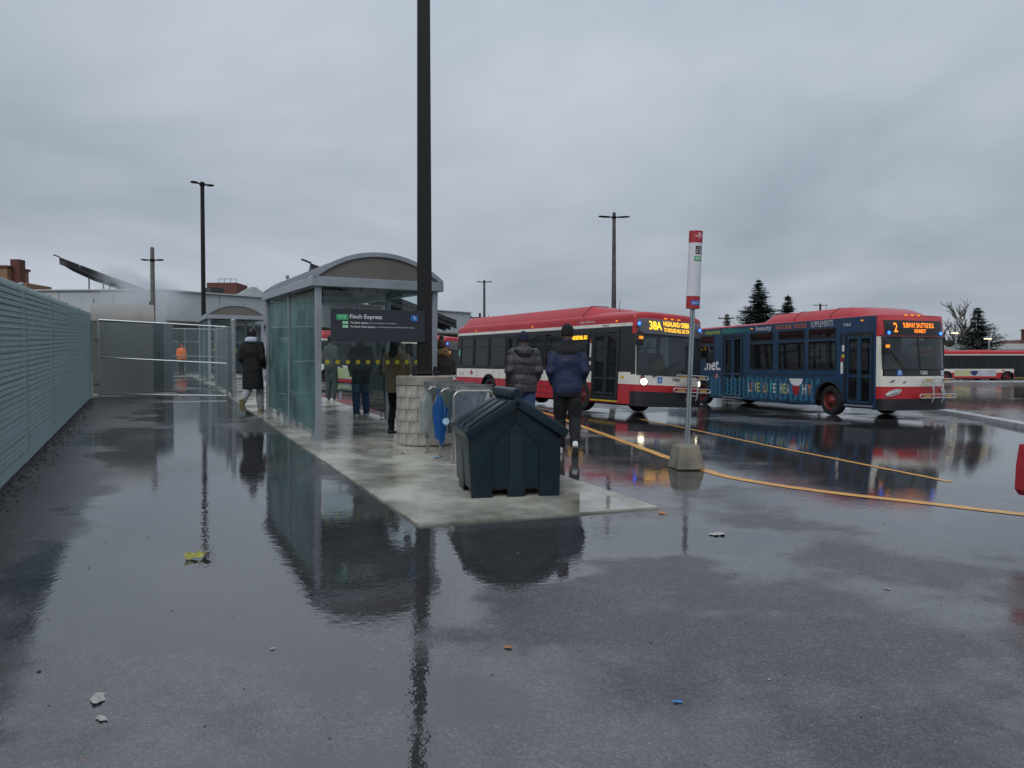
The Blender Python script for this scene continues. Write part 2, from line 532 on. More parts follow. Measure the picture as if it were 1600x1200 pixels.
def ground_mat():
    m = bpy.data.materials.new("wet_asphalt")
    m.use_nodes = True
    n = m.node_tree.nodes; l = m.node_tree.links
    b = n['Principled BSDF']
    at_ = n.new('ShaderNodeAttribute'); at_.attribute_name = "wet"
    geo = n.new('ShaderNodeNewGeometry')
    def noise(scale, detail, rough=0.55, vec=None):
        k = n.new('ShaderNodeTexNoise'); k.inputs['Scale'].default_value = scale
        k.inputs['Detail'].default_value = detail; k.inputs['Roughness'].default_value = rough
        l.new(vec or geo.outputs['Position'], k.inputs['Vector'])
        return k.outputs['Fac']
    def mth(op, a, b_=None, clamp=False):
        k = n.new('ShaderNodeMath'); k.operation = op; k.use_clamp = clamp
        for i, q in enumerate((a, b_)):
            if q is None: continue
            if isinstance(q, (int, float)): k.inputs[i].default_value = q
            else: l.new(q, k.inputs[i])
        return k.outputs[0]
    def rng(v, a, b_, c, d, smooth=False):
        k = n.new('ShaderNodeMapRange')
        if smooth: k.interpolation_type = 'SMOOTHSTEP'
        for nm, q in zip(('From Min', 'From Max', 'To Min', 'To Max'), (a, b_, c, d)): k.inputs[nm].default_value = q
        l.new(v, k.inputs['Value'])
        return k.outputs[0]
    n_mid = noise(5.0, 6, 0.6)
    n_fine = noise(85.0, 3, 0.6)
    n_ag = noise(130.0, 2, 0.6)
    n_st = noise(3.0, 8, 0.66)
    vo = n.new('ShaderNodeTexVoronoi'); vo.inputs['Scale'].default_value = 95.0; l.new(geo.outputs['Position'], vo.inputs['Vector'])
    vs_ = n.new('ShaderNodeSeparateXYZ'); l.new(vo.outputs['Color'], vs_.inputs[0])
    agg = vs_.outputs[0]
    n_big = noise(0.6, 5, 0.55)
    w1 = mth('ADD', at_.outputs['Fac'], mth('MULTIPLY', mth('SUBTRACT', n_mid, 0.5), 0.34))
    w2 = mth('ADD', mth('ADD', w1, mth('MULTIPLY', mth('SUBTRACT', n_st, 0.5), 0.55)), mth('MULTIPLY', mth('SUBTRACT', n_fine, 0.5), 0.14))
    pud = rng(w2, 0.20, 0.29, 0, 1, True)          # standing water
    film = rng(w2, -0.30, 0.08, 0, 1, True)        # thin film
    # colour
    cr = n.new('ShaderNodeValToRGB')
    e = cr.color_ramp.elements
    e[0].position = 0.38; e[0].color = (0.020, 0.0203, 0.0215, 1)
    e[1].position = 0.62; e[1].color = (0.092, 0.092, 0.094, 1)
    mixn = mth('ADD', mth('MULTIPLY', n_big, 0.22), mth('ADD', mth('MULTIPLY', n_ag, 0.53), mth('MULTIPLY', n_mid, 0.25)))
    l.new(mixn, cr.inputs[0])
    mx = n.new('ShaderNodeMixRGB'); mx.blend_type = 'MIX'
    sc_ = n.new('ShaderNodeVectorMath'); sc_.operation = 'SCALE'; l.new(cr.outputs[0], sc_.inputs[0]); l.new(rng(mth('MULTIPLY', agg, agg), 0, 1, 0.65, 1.75), sc_.inputs['Scale'])
    l.new(mth('MULTIPLY', pud, 0.6), mx.inputs['Fac']); l.new(sc_.outputs[0], mx.inputs['Color1'])
    mx.inputs['Color2'].default_value = (0.028, 0.029, 0.032, 1)
    l.new(mx.outputs[0], b.inputs['Base Color'])
    # gloss
    r_film = mth('ADD', rng(film, 0, 1, 0.34, 0.045), mth('ADD', mth('MULTIPLY', mth('SUBTRACT', n_mid, 0.5), 0.14), mth('MULTIPLY', mth('SUBTRACT', n_big, 0.5), 0.25)))
    rr = n.new('ShaderNodeMix'); rr.data_type = 'FLOAT'
    l.new(pud, rr.inputs[0]); l.new(r_film, rr.inputs[2]); rr.inputs[3].default_value = 0.015
    l.new(rr.outputs[0], b.inputs['Roughness'])
    b.inputs['IOR'].default_value = 1.7
    l.new(rng(film, 0, 1, 0.45, 1.0), b.inputs['Specular IOR Level'])
    # relief: chippings stand out of the film, standing water is flat with faint ripples
    inv = mth('SUBTRACT', 1.0, pud)
    h = mth('MULTIPLY', mth('ADD', mth('MULTIPLY', n_fine, 0.8), mth('MULTIPLY', agg, 0.5)), mth('MULTIPLY', inv, rng(film, 0, 1, 1.0, 0.07)))
    rip = noise(11.0, 3, 0.6)
    h2 = mth('ADD', h, mth('MULTIPLY', rip, 0.55))
    bp = n.new('ShaderNodeBump'); bp.inputs['Strength'].default_value = 0.55; bp.inputs['Distance'].default_value = 0.0035
    l.new(h2, bp.inputs['Height'])
    l.new(bp.outputs[0], b.inputs['Normal'])
    return m
gme.materials.append(ground_mat())
ground = bpy.data.objects.new("asphalt_ground", gme)
COL.objects.link(ground)
tag(ground, kind="structure")

# ---- concrete platform of the stops: slabs with open joints
def concrete_mat(name, c0, c1, wetlo, wethi, scale=0.9):
    m = bpy.data.materials.new(name); m.use_nodes = True
    n = m.node_tree.nodes; l = m.node_tree.links; b = n['Principled BSDF']
    geo = n.new('ShaderNodeNewGeometry')
    def noise(s, d):
        k = n.new('ShaderNodeTexNoise'); k.inputs['Scale'].default_value = s; k.inputs['Detail'].default_value = d
        l.new(geo.outputs['Position'], k.inputs['Vector']); return k.outputs['Fac']
    a = noise(scale, 7); f = noise(70, 4); mid = noise(4.0, 6)
    ad = n.new('ShaderNodeMath'); ad.operation = 'MULTIPLY_ADD'; ad.inputs[1].default_value = 0.35
    l.new(mid, ad.inputs[0]); l.new(a, ad.inputs[2])
    cr = n.new('ShaderNodeValToRGB'); cr.color_ramp.elements[0].position = 0.48; cr.color_ramp.elements[1].position = 0.85
    cr.color_ramp.elements[0].color = (*c0, 1); cr.color_ramp.elements[1].color = (*c1, 1)
    l.new(ad.outputs[0], cr.inputs[0]); l.new(cr.outputs[0], b.inputs['Base Color'])
    mr = n.new('ShaderNodeMapRange'); mr.inputs['From Min'].default_value = 0.5; mr.inputs['From Max'].default_value = 0.82
    mr.inputs['To Min'].default_value = wetlo; mr.inputs['To Max'].default_value = wethi
    l.new(ad.outputs[0], mr.inputs['Value']); ds = n.new('ShaderNodeVectorMath'); ds.operation = 'DISTANCE'; l.new(geo.outputs['Position'], ds.inputs[0]); ds.inputs[1].default_value = (0.72, 7.35, 0.25)
    da = n.new('ShaderNodeMath'); da.operation = 'MULTIPLY_ADD'; da.inputs[1].default_value = 0.5; l.new(mid, da.inputs[0]); l.new(ds.outputs['Value'], da.inputs[2])
    dm = n.new('ShaderNodeMapRange'); dm.interpolation_type = 'SMOOTHSTEP'; dm.inputs['From Min'].default_value = 0.62; dm.inputs['From Max'].default_value = 0.72
    l.new(da.outputs[0], dm.inputs['Value'])
    rm = n.new('ShaderNodeMix'); rm.data_type = 'FLOAT'; rm.inputs[2].default_value = 0.02; l.new(dm.outputs[0], rm.inputs[0]); l.new(mr.outputs[0], rm.inputs[3])
    l.new(rm.outputs[0], b.inputs['Roughness'])
    bs_ = n.new('ShaderNodeMapRange'); bs_.inputs['To Min'].default_value = 0.02; bs_.inputs['To Max'].default_value = 0.35; l.new(dm.outputs[0], bs_.inputs['Value'])
    b.inputs['Specular IOR Level'].default_value = 0.8
    bp = n.new('ShaderNodeBump'); l.new(bs_.outputs[0], bp.inputs['Strength']); bp.inputs['Distance'].default_value = 0.004
    l.new(f, bp.inputs['Height']); l.new(bp.outputs[0], b.inputs['Normal'])
    MATS[name] = m
    return m
M_CONC = concrete_mat("wet_concrete", (0.175, 0.172, 0.135), (0.52, 0.515, 0.43), 0.05, 0.36, 1.3)
M_CONC2 = concrete_mat("cast_concrete", (0.17, 0.155, 0.125), (0.36, 0.33, 0.28), 0.6, 0.85, 3.0)
M_FOOT = concrete_mat("weathered_foot", (0.10, 0.092, 0.07), (0.24, 0.215, 0.165), 0.5, 0.8, 5.0)
M_KERB = concrete_mat("kerb_concrete", (0.33, 0.34, 0.35), (0.52, 0.53, 0.54), 0.2, 0.5, 2.0)

def tw(t, w):
    """walkway coordinates (along, across) to the plan"""
    return UX * t + VX * w, UY * t + VY * w

PADZ = 0.018
platform = empty("concrete_platform", at(*tw(8, 3.3)))
tag(platform, kind="structure")
def slab(t0, t1, w0, w1, corner=None):
    mb = MB()
    nt, nw = 24, 20
    top = []
    for i in range(nt + 1):
        row = []
        for j in range(nw + 1):
            t = t0 + (t1 - t0) * i / nt; w = w0 + (w1 - w0) * j / nw
            if corner: t, w = corner(t, w)
            x, y = tw(t, w)
            if i in (0, nt) or j in (0, nw): x += 0.012 * mnoise.noise(Vector((x * 5, y * 5, 0))) + 0.006 * mnoise.noise(Vector((x * 22, y * 22, 3))); y += 0.012 * mnoise.noise(Vector((x * 5, y * 5, 7)))
            row.append(Vector((x, y, gz(x, y) + PADZ)))
        top.append(row)
    vs = [p for r_ in top for p in r_]
    fs = [(i * (nw + 1) + j, (i + 1) * (nw + 1) + j, (i + 1) * (nw + 1) + j + 1, i * (nw + 1) + j + 1) for i in range(nt) for j in range(nw)]
    rim = [i * (nw + 1) for i in range(nt + 1)] + [nt * (nw + 1) + j for j in range(1, nw + 1)] + \
          [i * (nw + 1) + nw for i in range(nt - 1, -1, -1)] + [j for j in range(nw - 1, 0, -1)]
    o = len(vs)
    for k in rim: vs.append(vs[k] - Vector((0, 0, 0.2)))
    for k in range(len(rim)):
        k2 = (k + 1) % len(rim)
        fs.append((rim[k], o + k, o + k2, rim[k2]))
    vs = [v - platform.location for v in vs]
    mb.add(vs, [tuple(reversed(f)) for f in fs])
    return mb.build("slab", M_CONC, platform, smooth=False)
FL = (UX * -0.8 + UY * 6.31, VX * -0.8 + VY * 6.31)      # the front corners in (t, w)
FR = (UX * 1.13 + UY * 7.02, VX * 1.13 + VY * 7.02)
def front_corner(t, w):
    k = (w - FL[1]) / (4.5 - FL[1])
    f = (t - 6.0) / (9.6 - 6.0)
    tf = FL[0] + (FR[0] - FL[0]) * k
    return tf + (9.6 - tf) * f, w
slab(6.0, 9.6, FL[1], 4.5, front_corner)
tt = 9.6
while tt < 44:
    slab(tt + 0.008, tt + 3.2, FL[1], 4.5)
    tt += 3.2

# ---- painted lines on the lanes
M_LINE = mat("worn_yellow_paint", (0.74, 0.35, 0.03), 0.3, var=0.2, vscale=9, dirt=0.2, spec=0.7)
def ribbon(name, pts, w0, w1, m, lift, kind="structure"):
    P = []
    for i in range(len(pts) - 1):       # smooth the polyline
        p0 = pts[max(i - 1, 0)]; p1 = pts[i]; p2 = pts[i + 1]; p3 = pts[min(i + 2, len(pts) - 1)]
        for k in range(14):
            t = k / 14
            P.append([0.5 * ((2 * p1[c]) + (-p0[c] + p2[c]) * t + (2 * p0[c] - 5 * p1[c] + 4 * p2[c] - p3[c]) * t * t
                             + (-p0[c] + 3 * p1[c] - 3 * p2[c] + p3[c]) * t ** 3) for c in (0, 1)])
    P.append(list(pts[-1]))
    vs = []; fs = []
    for i, p in enumerate(P):
        a = P[max(i - 1, 0)]; b = P[min(i + 1, len(P) - 1)]
        d = Vector((b[0] - a[0], b[1] - a[1])).normalized(); nn = Vector((-d.y, d.x))
        w = w0 + (w1 - w0) * i / (len(P) - 1)
        for s in (-1, 1):
            x = p[0] + nn.x * s * w / 2 + 0.008 * math.sin(i * 1.7 + s); y = p[1] + nn.y * s * w / 2
            vs.append((x, y, gz(x, y) + lift))
    for i in range(len(P) - 1):
        fs.append((2 * i + 1, 2 * i, 2 * i + 2, 2 * i + 3))
    mb = MB(); mb.add(vs, fs)
    o = mb.build(name, m)
    tag(o, kind=kind)
    return o
ribbon("yellow_lane_line", [(0.3, 22.5), (0.85, 19.5), (1.19, 17.14), (1.45, 15.2), (1.98, 12.1), (2.5, 9.54), (2.91, 8.76), (3.57, 8.19), (4.38, 7.71), (5.08, 7.27), (6.6, 6.5), (9.0, 5.6)], 0.15, 0.17, M_LINE, 0.005)
ribbon("yellow_lane_line", [(3.46, 19.85), (4.36, 13.89), (5.03, 11.1), (5.53, 9.25)], 0.11, 0.11, M_LINE, 0.005)

# ---- kerbs
def kerb(name, pts, w, h):
    o = MB()
    for i in range(len(pts) - 1):
        a = Vector(pts[i]); b = Vector(pts[i + 1]); L = (b - a).length
        nseg = max(1, int(L / 1.6)); d = (b - a).normalized(); nn = Vector((-d.y, d.x))
        for k in range(nseg):
            p = a + (b - a) * (k / nseg); q = a + (b - a) * ((k + 1) / nseg) - d * 0.012
            vs = []
            for c in (p, q):
                for s, z in ((-0.5, -0.1), (-0.5, h - 0.02), (-0.42, h), (0.42, h), (0.5, h - 0.02), (0.5, -0.1)):
                    x, y = c.x + nn.x * s * w, c.y + nn.y * s * w
                    vs.append((x, y, gz(x, y) + z))
            fs = [(j, (j + 1) % 6, 6 + (j + 1) % 6, 6 + j) for j in range(6)] + [(5, 4, 3, 2, 1, 0), (6, 7, 8, 9, 10, 11)]
            o.add(vs, fs)
    ob = o.build(name, M_KERB); tag(ob, kind="structure"); return ob
kerb("kerb", [(15.6, 33.0), (15.2, 29.0), (14.75, 25.9), (14.2, 23.0), (13.6, 20.5), (13.0, 18.2), (12.2, 16.0), (11.5, 13.0)], 0.28, 0.13)
kerb("kerb", [(30.0, 73.0), (48.0, 72.5), (75.0, 72.0)], 0.4, 0.15)

# ================================================================== LEFT FENCE with privacy slats
M_SLAT = mat("teal_privacy_slat", (0.185, 0.300, 0.290), 0.55, var=0.35, vscale=3, dirt=0.15)
M_WIRE = mat("galvanised_wire", (0.42, 0.52, 0.52), 0.4, metal=0.5, var=0.1)

def chainlink(mb, x0, x1, h, pitch, r=0.0016, z0=0.04, slope=0.0, mi=0):
    """crossing diagonal wires filling a panel in the local x-z plane"""
    L = x1 - x0
    n = int((L + h) / pitch)
    for fam in (1, -1):
        for k in range(-1, n + 2):
            s = -h + k * pitch
            # line x = s + z   (z from 0..h)
            za = max(0.0, -s); zb = min(h, L - s)
            if zb - za < 0.02: continue
            xa, xb = s + za, s + zb
            if fam < 0: xa, xb = L - xa, L - xb
            a = Vector((x0 + xa, 0.004 * fam, z0 + za + slope * xa)); b = Vector((x0 + xb, 0.004 * fam, z0 + zb + slope * xb))
            mb.tube([a, b], r, 3, mi, None, False)

F0 = Vector((-5.22, 7.48)); Fd = Vector((-10.93 + 5.22, 19.12 - 7.48)).normalized()
S0 = -6.2; S1 = 12.97; FH = 2.2
fa = F0 + Fd * S0
fence_pitch = math.atan(0.0345)
fence = empty("slatted_chain_link_fence", at(fa.x, fa.y), math.atan2(Fd.y, Fd.x), 0, 0)
fence.rotation_euler = Euler((0, -fence_pitch, math.atan2(Fd.y, Fd.x)))
tag(fence, "long teal chain-link fence with horizontal privacy slats along the walkway's left edge", "fence")
FL_ = S1 - S0
nb = 7; bay = FL_ / nb
# posts
post_mb = MB(); post_mb.cyl((0, 0, -0.3), (0, 0, FH + 0.03), 0.03, seg=10); post_mb.sphere((0, 0, FH + 0.03), (0.034, 0.034, 0.025), 10, 5)
post_me = post_mb.mesh("post", M_GALV, True)
for k in range(nb + 1):
    obj_from(post_me, "post", fence, (k * bay, 0.05, 0))
# slats: one loose strip per row and bay, never quite level
sl_mb = MB(); sl_mb.add([(0.034, -0.006, -0.019), (bay - 0.034, -0.006, -0.019), (bay - 0.034, 0.010, 0.022), (0.034, 0.010, 0.022),
                         (0.034, 0.002, -0.023), (bay - 0.034, 0.002, -0.023), (bay - 0.034, 0.014, 0.020), (0.034, 0.014, 0.020)],
                        [(0, 1, 2, 3), (7, 6, 5, 4), (0, 4, 5, 1), (3, 2, 6, 7), (0, 3, 7, 4), (1, 5, 6, 2)])
sl_me = sl_mb.mesh("slat", M_SLAT)
rows = 33
for k in range(nb):
    for j in range(rows):
        z = 0.07 + j * (FH - 0.12) / (rows - 1)
        o = obj_from(sl_me, "slat", fence, (k * bay, random.uniform(-0.003, 0.003), z + random.uniform(-0.005, 0.005)))
        o.rotation_euler = (random.uniform(-0.06, 0.06), random.uniform(-0.0026, 0.0026), 0)
for k in range(nb):
    mb = MB(); mb.box((k * bay + bay / 2, 0.075, FH / 2), (bay - 0.03, 0.004, FH - 0.08)); mb.build("gap_shade_sheet", mat("gap_shade_dark", (0.010, 0.022, 0.022), 0.9), fence)  # added dark sheet per bay, puts shade into the gaps between slats
mb = MB(); mb.tube([(0, 0.03, FH - 0.02), (FL_, 0.03, FH - 0.02)], 0.021, 8); mb.build("top_rail", M_GALV, fence, True)
mb = MB(); mb.tube([(0, 0.03, 0.05), (FL_, 0.03, 0.05)], 0.004, 6); mb.build("tension_wire", M_GALV, fence, True)
mb = MB(); chainlink(mb, 0, FL_, FH - 0.04, 0.062, 0.0016)
# move the weave to the walkway face of the slats
mb.v = [(x, y - 0.014, z) for x, y, z in mb.v]
tag(mb.build("chain_link_weave", M_WIRE, fence), kind="stuff")

# stones and dirt collected along the foot of the fence
mb = MB()
M_STONE = mat("dark_gravel", (0.035, 0.034, 0.032), 0.6, var=0.5, vscale=30)
for i in range(1500):
    s = S0 + random.random() * FL_
    off = abs(random.gauss(0, 0.11)) - 0.02
    x = F0.x + Fd.x * s + Fd.y * off; y = F0.y + Fd.y * s - Fd.x * off
    r = random.uniform(0.006, 0.024)
    z = gz(x, y)
    a = random.random() * 6.28
    vs = []
    for q in range(5):
        t = a + q * 1.2566
        vs.append((x + r * math.cos(t) * random.uniform(0.7, 1.2), y + r * math.sin(t) * random.uniform(0.7, 1.2), z - 0.003))
    vs.append((x + random.uniform(-.3, .3) * r, y + random.uniform(-.3, .3) * r, z + r * random.uniform(0.6, 1.2)))
    mb.add(vs, [(q, (q + 1) % 5, 5) for q in range(5)])
o = mb.build("gravel_strip", M_STONE); tag(o, "dark gravel and dirt gathered along the foot of the slatted fence", "gravel", kind="stuff")

# ================================================================== CHAIN-LINK GATE ACROSS THE WALKWAY
def frame_at(x0, y0, x1, y1):
    d = Vector((x1 - x0, y1 - y0)); return math.atan2(d.y, d.x), d.length
GA = (-10.78, 19.22); GB = (-7.66, 19.80)
ang, GL = frame_at(*GA, *GB)
gate = empty("chain_link_gate", at(*GA), ang)
tag(gate, "wide chain-link gate with two bright rails in front of the grey rounded enclosure", "gate")
sag = -0.16
zb = lambda x: sag * x / GL
mb = MB(); mb.tube([(0, 0, 2.04), (GL, 0, 2.04 + sag)], 0.024, 8); mb.build("top_rail", M_GALV, gate, True)
mb = MB(); mb.tube([(0, 0, 1.06), (GL, 0, 1.06 + sag)], 0.022, 8); mb.build("middle_rail", M_GALV, gate, True)
mb = MB(); mb.tube([(0, 0, 0.10), (GL, 0, 0.10 + sag * 0.4)], 0.018, 8); mb.build("bottom_rail", M_GALV, gate, True)
for x in (0, GL):
    mb = MB(); mb.tube([(x, 0, 0.06 + zb(x) * 0.4), (x, 0, 2.06 + zb(x))], 0.024, 8); mb.build("upright", M_GALV, gate, True)
mb = MB(); chainlink(mb, 0, GL, 1.92, 0.075, 0.0022, 0.08, sag / GL)
tag(mb.build("chain_link_weave", M_WIRE, gate), kind="stuff")
for z in (0.35, 1.5):
    mb = MB(); mb.box((-0.05, 0, z), (0.12, 0.05, 0.06)); mb.build("hinge", M_GALV, gate)

def fence_post(x, y, h, r, label):
    e = empty("fence_post", at(x, y))
    tag(e, label, "post")
    mb = MB(); mb.cyl((0, 0, -0.2), (0, 0, h), r, seg=14); mb.build("shaft", M_GALV, e, True)
    mb = MB(); mb.lathe([(r * 1.15, h - 0.03), (r * 1.2, h + 0.01), (r * 0.7, h + 0.045), (0.001, h + 0.06)], 14); mb.build("cap", M_GALV, e, True)
    for z in (0.25, 0.75, 1.25, 1.75):
        mb = MB(); mb.lathe([(r * 1.02, z - 0.02), (r * 1.18, z - 0.015), (r * 1.18, z + 0.015), (r * 1.02, z + 0.02)], 14)
        mb.box((-r - 0.02, 0, z), (0.05, 0.03, 0.025)); mb.build("band", M_GALV, e, True)
    return e
fence_post(-7.50, 19.83, 2.08, 0.06, "stout galvanised post at the free end of the chain-link gate")

# side run and cross run of fence behind the gate
def small_fence(p0, p1, label, slats):
    a, L = frame_at(*p0, *p1)
    e = empty("chain_link_fence", at(*p0), a)
    e.rotation_euler = Euler((0, -math.atan((gz(*p1) - gz(*p0)) / L), a))
    tag(e, label, "fence")
    np_ = max(1, round(L / 1.6))
    for k in range(np_ + 1):
        mb = MB(); mb.cyl((k * L / np_, 0, -0.15), (k * L / np_, 0, 1.98), 0.03, seg=8); mb.build("post", M_GALV, e, True)
    for nm, z in (("top_rail", 1.92), ("middle_rail", 1.02)):
        mb = MB(); mb.tube([(0, 0, z), (L, 0, z)], 0.022, 8); mb.build(nm, M_GALV, e, True)
    mb = MB(); chainlink(mb, 0, L, 1.84, 0.08, 0.0024, 0.06); tag(mb.build("chain_link_weave", M_WIRE, e), kind="stuff")
    if slats:
        sm_ = MB(); sm_.box((0, 0.012, 0.98), (0.045, 0.006, 1.8)); sme = sm_.mesh("slat", M_GSLAT)
        n = int(L / 0.085)
        for k in range(n):
            obj_from(sme, "slat", e, (0.05 + k * 0.085, 0, random.uniform(-0.01, 0.01)))
    return e
M_GSLAT = mat("grey_slat", (0.13, 0.17, 0.18), 0.45, var=0.3, vscale=4)
small_fence((-7.62, 20.1), (-9.75, 24.4), "short slatted fence running back from the stout gate post", True)
small_fence((-12.0, 23.6), (-9.85, 24.5), "short open chain-link fence crossing behind the gate", False)

# grey enclosure with rounded lid, and the narrow cabinet beside it
M_ENC = mat("enclosure_grey_green", (0.105, 0.118, 0.112), 0.6, var=0.12, vscale=1.2, dirt=0.35)
M_ENC2 = mat("enclosure_tan_lid", (0.27, 0.26, 0.24), 0.55, var=0.1, vscale=1.2, dirt=0.2)
a, L = R(28), 1.52
enc = empty("utility_enclosure", at(-11.52, 20.2), a)
tag(enc, "tall grey utility enclosure with rounded tan lid behind the gate", "enclosure")
mb = MB(); mb.bbox((L / 2, 0.8, 0.98), (L, 1.6, 2.1), 0.02); mb.build("body", M_ENC, enc)
prof = [(0, 2.03)] + [(-0.02 + 0.55 * (1 - math.cos(q)), 2.03 + 0.53 * math.sin(q)) for q in [i * math.pi / 16 for i in range(9)]] + [(1.58, 2.56), (1.6, 2.03)]
mb = MB(); mb.rings([[Vector((x, p[0], p[1])) for p in prof] for x in (-0.03, L + 0.03)]); mb.build("lid", M_ENC2, enc, True)
mb = MB(); mb.box((L / 2 + 0.15, 0.7, -0.06), (L + 0.9, 2.2, 0.16)); mb.build("footing", M_CONC2, enc)
mb = MB(); mb.cyl((0.04, 0.6, 2.5), (0.04, 0.6, 2.68), 0.012, seg=6); mb.build("lifting_eye", M_BLACK, enc)
mb = MB(); mb.cyl((L - 0.06, 0.6, 2.5), (L - 0.06, 0.6, 2.66), 0.02, seg=6); mb.build("lifting_eye", M_BLACK, enc)
cab = empty("steel_cabinet", at(-11.35, 22.6), 0.1)
tag(cab, "narrow plain grey steel cabinet standing right of the rounded enclosure", "cabinet")
M_CAB = mat("cabinet_grey", (0.14, 0.17, 0.18), 0.5, var=0.08, dirt=0.25)
mb = MB(); mb.bbox((0.28, 0.4, 1.03), (0.72, 0.8, 2.1), 0.015); mb.build("body", M_CAB, cab)
mb = MB(); mb.box((0.28, -0.006, 1.05), (0.6, 0.012, 1.9)); mb.build("door", M_CAB, cab)
mb = MB(); mb.box((0.5, -0.02, 1.1), (0.03, 0.03, 0.14)); mb.build("handle", M_BLACK, cab)
mb = MB(); mb.box((0.3, 0.4, -0.05), (1.3, 1.1, 0.12)); mb.build("footing", M_CONC2, cab)

# ================================================================== BUS SHELTERS
G_SHEL = glass("shelter_teal_glass", (0.58, 0.78, 0.78), 0.68, (0.42, 0.72, 0.71), 0.3)
G_CLEAR = glass("shelter_clear_glass", (0.88, 0.95, 0.94), 0.05, (0.2, 0.3, 0.3), 0.8)
M_TYMP = mat("bronze_panel", (0.15, 0.14, 0.125), 0.45, var=0.06, vscale=2)
M_ROOF = glass("shelter_roof_sheet", (0.92, 0.93, 0.93), 0.5, (0.62, 0.64, 0.65), 0.6, 0.15)
M_DOT = mat("yellow_sticker", (0.42, 0.38, 0.015), 0.5, var=0)
M_PALELINE = mat("pale_line", (0.55, 0.62, 0.62), 0.5, var=0)  # thin pale lines drawn across the teal panes
SW, SL = 1.92, 5.05

def make_shelter(label):
    e = empty("bus_shelter", (0, 0, 0))
    tag(e, label, "bus shelter")
    def post(x, y, s=0.09, h=2.42, nm="post"):
        mb = MB(); mb.bbox((x, y, h / 2 - 0.03), (s, s, h + 0.06), 0.006)
        p = mb.build(nm, M_ALU, e)
        mb = MB(); mb.box((x, y, 0.006), (s + 0.08, s + 0.08, 0.014))
        for sx in (-1, 1):
            for sy in (-1, 1): mb.cyl((x + sx * (s / 2 + 0.02), y + sy * (s / 2 + 0.02), 0.01), (x + sx * (s / 2 + 0.02), y + sy * (s / 2 + 0.02), 0.03), 0.008, seg=6)
        f = mb.build("base_plate", M_ALU, p)
    for x, y in ((0, 0), (0, SL), (SW, 0), (SW, SL), (SW, 2.6)): post(x, y)
    post(0, SL / 2, 0.05)
    post(SW * 0.5, SL, 0.06)
    for (x0, x1, y0, y1) in ((-0.12, SW + 0.12, -0.12, 0.02), (-0.12, SW + 0.12, SL - 0.02, SL + 0.12)):
        mb = MB(); mb.bbox(((x0 + x1) / 2, (y0 + y1) / 2, 2.485), (x1 - x0, y1 - y0, 0.15), 0.01); mb.build("header_beam", M_ALU, e)
    for x in (-0.05, SW + 0.05):
        mb = MB(); mb.bbox((x, SL / 2, 2.484), (0.14, SL - 0.05, 0.145), 0.01); mb.build("eave_beam", M_ALU, e)
    # barrel roof
    hw = SW / 2 + 0.10; rise = 0.40
    rad = (hw * hw + rise * rise) / (2 * rise); a0 = math.asin(hw / rad)
    def arc(r, n=20, k=1.0):
        return [(SW / 2 + r * math.sin(-a0 * k + 2 * a0 * k * i / n), 2.56 + rise - rad + r * math.cos(-a0 * k + 2 * a0 * k * i / n)) for i in range(n + 1)]
    mb = MB(); A = arc(rad)
    B = arc(rad - 0.012)
    for y0, y1 in ((-0.10, SL + 0.10),):
        ring = A + list(reversed(B))
        mb.rings([[Vector((p[0], y, p[1])) for p in ring] for y in (y0, y1)])
    mb.build("roof_sheet", M_ROOF, e, True)
    A2 = arc(rad + 0.025); B2 = arc(rad - 0.045)
    for i in range(7):
        y = -0.12 + i * (SL + 0.24 - 0.07) / 6
        mb = MB(); ring = A2 + list(reversed(B2)); mb.rings([[Vector((p[0], yy, p[1])) for p in ring] for yy in (y, y + 0.06)])
        mb.build("roof_rib", M_ALU, e, True)
    for y in (-0.085, SL + 0.075):
        poly = arc(rad - 0.05)
        mb = MB(); mb.prism(poly, y, y + 0.012); mb.build("gable_panel", M_TYMP, e)
    # glazing
    def pane(x0, y0, x1, y1, g, z0=0.13, z1=2.36, lines=True):
        d = Vector((x1 - x0, y1 - y0)); L = d.length; d.normalize(); nn = Vector((-d.y, d.x)) * 0.005
        mb = MB()
        vs = [(x0 - nn.x, y0 - nn.y, z0), (x1 - nn.x, y1 - nn.y, z0), (x1 - nn.x, y1 - nn.y, z1), (x0 - nn.x, y0 - nn.y, z1),
              (x0 + nn.x, y0 + nn.y, z0), (x1 + nn.x, y1 + nn.y, z0), (x1 + nn.x, y1 + nn.y, z1), (x0 + nn.x, y0 + nn.y, z1)]
        mb.add(vs, [(0, 1, 2, 3), (7, 6, 5, 4), (0, 4, 5, 1), (3, 2, 6, 7), (0, 3, 7, 4), (1, 5, 6, 2)])
        p = mb.build("glass_pane", g, e)
        if lines:
            for z, h, m in ((1.19, 0.018, M_PALELINE), (1.80, 0.014, M_PALELINE), (1.86, 0.008, M_PALELINE)):
                mb = MB(); q = nn * 1.5
                mb.add([(x0 - q.x, y0 - q.y, z), (x1 - q.x, y1 - q.y, z), (x1 - q.x, y1 - q.y, z + h), (x0 - q.x, y0 - q.y, z + h)], [(0, 1, 2, 3)])
                mb.build("pale_line", m, p)
        mb = MB(); c = Vector(((x0 + x1) / 2, (y0 + y1) / 2))
        for k in (0.15, 0.85):
            mb = MB(); mb.box((x0 + (x1 - x0) * k, y0 + (y1 - y0) * k, z0 - 0.05), (0.04, 0.04, 0.13)); mb.build("pane_clamp", M_ALU, p)
        return p
    pane(0, 0.06, 0, SL / 2 - 0.03, G_SHEL)
    pane(0, SL / 2 + 0.03, 0, SL - 0.06, G_SHEL)
    pane(SW, 2.66, SW, SL - 0.06, G_CLEAR, lines=False)
    pane(0.06, SL, SW / 2 - 0.04, SL, G_CLEAR, lines=False)
